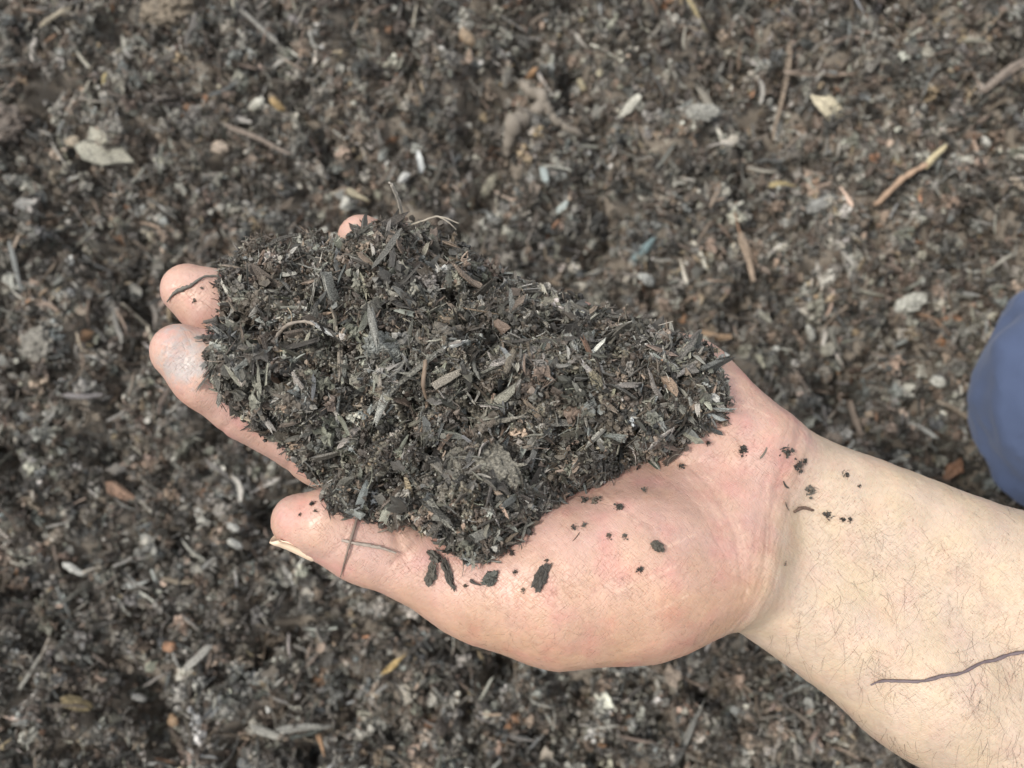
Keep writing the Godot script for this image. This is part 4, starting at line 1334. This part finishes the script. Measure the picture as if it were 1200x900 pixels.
	piece(G, "pebble", "stone", [-0.079, -0.133, -0.072, -0.141], 5.5, 4.5, C(0.8, 0.81, 0.81), "first of two bright flakes near the little fingertip", "pebble", 4.0)
	piece(G, "stone_flake", "flake", [-0.066, -0.151, -0.062, -0.137], 4.5, 1.5, C(0.76, 0.80, 0.82), "tall bright flake beside another near the upright dry stem", "flake", 5.0)
	piece(G, "wood_chip", "flake", [-0.119, -0.132, -0.102, -0.128], 5.5, 2.0, C(0.58, 0.52, 0.38), "cream chip directly behind the little fingertip", "wood chip", 4.0)
	piece(G, "pebble", "stone", [0.079, -0.193, 0.093, -0.203], 7.0, 5.0, C(0.72, 0.71, 0.64), "white oblong pebble between forked root and grey stick", "pebble", 4.0)
	piece(G, "seed", "stone", [0.011, -0.227, 0.018, -0.218], 6.0, 5.0, C(0.50, 0.30, 0.16), "orange seed just above the forked root", "seed", 5.0)
	piece(G, "pebble", "stone", [-0.038, -0.257, -0.028, -0.250], 9.0, 7.0, C(0.46, 0.345, 0.24), "tan round pebble on the bank above the heap", "pebble", 4.0)
	piece(G, "husk", "chip", [0.064, -0.226, 0.071, -0.244], 6.0, 3.5, C(0.56, 0.51, 0.37), "pale oblong husk above the forked root", "husk", 5.0)
	piece(G, "seed", "stone", [0.051, -0.244, 0.056, -0.236], 5.0, 4.0, C(0.62, 0.55, 0.38), "small pale seed beside the pale oblong husk", "seed", 5.0)
	piece(G, "stone_flake", "flake", [0.021, -0.143, 0.023, -0.128], 7.0, 2.0, C(0.48, 0.56, 0.57), "upper of two pale blue-grey flakes behind the heap", "flake", 4.0)
	piece(G, "stone_flake", "flake", [0.028, -0.116, 0.041, -0.121], 7.0, 2.0, C(0.50, 0.57, 0.57), "lower of two pale blue-grey flakes behind the heap", "flake", 4.0)
	piece(G, "clod", "clod", [-0.277, -0.277, -0.236, -0.270], 26.0, 18.0, C(0.27, 0.22, 0.165), "ochre-brown clod by a dark hollow on the bank", "clod", 6.0)
	piece(G, "stick", "chip", [-0.199, -0.270, -0.176, -0.255], 6.0, 4.0, C(0.37, 0.36, 0.34), "pale grey stick high on the bank", "stick", 5.0)
	piece(G, "wood_sliver", "chip", [-0.344, -0.257, -0.328, -0.267], 5.0, 3.0, C(0.48, 0.42, 0.32), "straw-coloured sliver near the ochre-brown clod", "wood sliver", 5.0)

# ---------------------------------------------------------------- scene
func _ready() -> void:
	rng.seed = 7
	var p := deg_to_rad(PITCH)
	var basis_ := Basis(Vector3(1, 0, 0), Vector3(0, cos(p), -sin(p)), Vector3(0, sin(p), cos(p)))
	var eye := basis_.z * 0.6
	hand_frame = Transform3D(basis_, eye - basis_.z * 0.27)
	var cam := Camera3D.new()
	cam.name = "camera"
	var lens := CameraAttributesPhysical.new()
	lens.frustum_focal_length = 27.713
	lens.frustum_near = 0.02
	lens.frustum_far = 200.0
	lens.frustum_focus_distance = 0.262
	lens.exposure_aperture = 11.5
	cam.attributes = lens
	cam.transform = Transform3D(basis_, eye)
	add_child(cam)
	cam.current = true
	var env := Environment.new()
	env.background_mode = Environment.BG_SKY
	var sky := ProceduralSkyMaterial.new()
	sky.sky_top_color = Color(1.0, 1.0, 1.0)
	sky.sky_horizon_color = Color(0.76, 0.78, 0.80)
	sky.ground_horizon_color = Color(0.4, 0.38, 0.36)
	sky.ground_bottom_color = Color(0.25, 0.23, 0.21)
	sky.sky_curve = 0.35
	sky.sky_energy_multiplier = 0.75
	env.sky = Sky.new()
	env.sky.sky_material = sky
	env.tonemap_mode = Environment.TONE_MAPPER_LINEAR
	env.tonemap_exposure = 3.1
	env.sdfgi_enabled = true
	env.ssao_enabled = true
	env.ssil_enabled = true
	var we := WorldEnvironment.new()
	we.name = "daylight"
	we.environment = env
	add_child(we)
	var sun := DirectionalLight3D.new()
	sun.name = "sun"
	sun.light_energy = 0.5
	sun.light_angular_distance = 10.0
	sun.light_color = Color(1.0, 0.97, 0.92)
	sun.shadow_enabled = true
	add_child(sun)
	sun.look_at_from_position(Vector3(-0.8, 1.25, 0.5), Vector3.ZERO)
	make_bits()
	build_ground()
	build_person()
	build_heap()
	build_pieces()
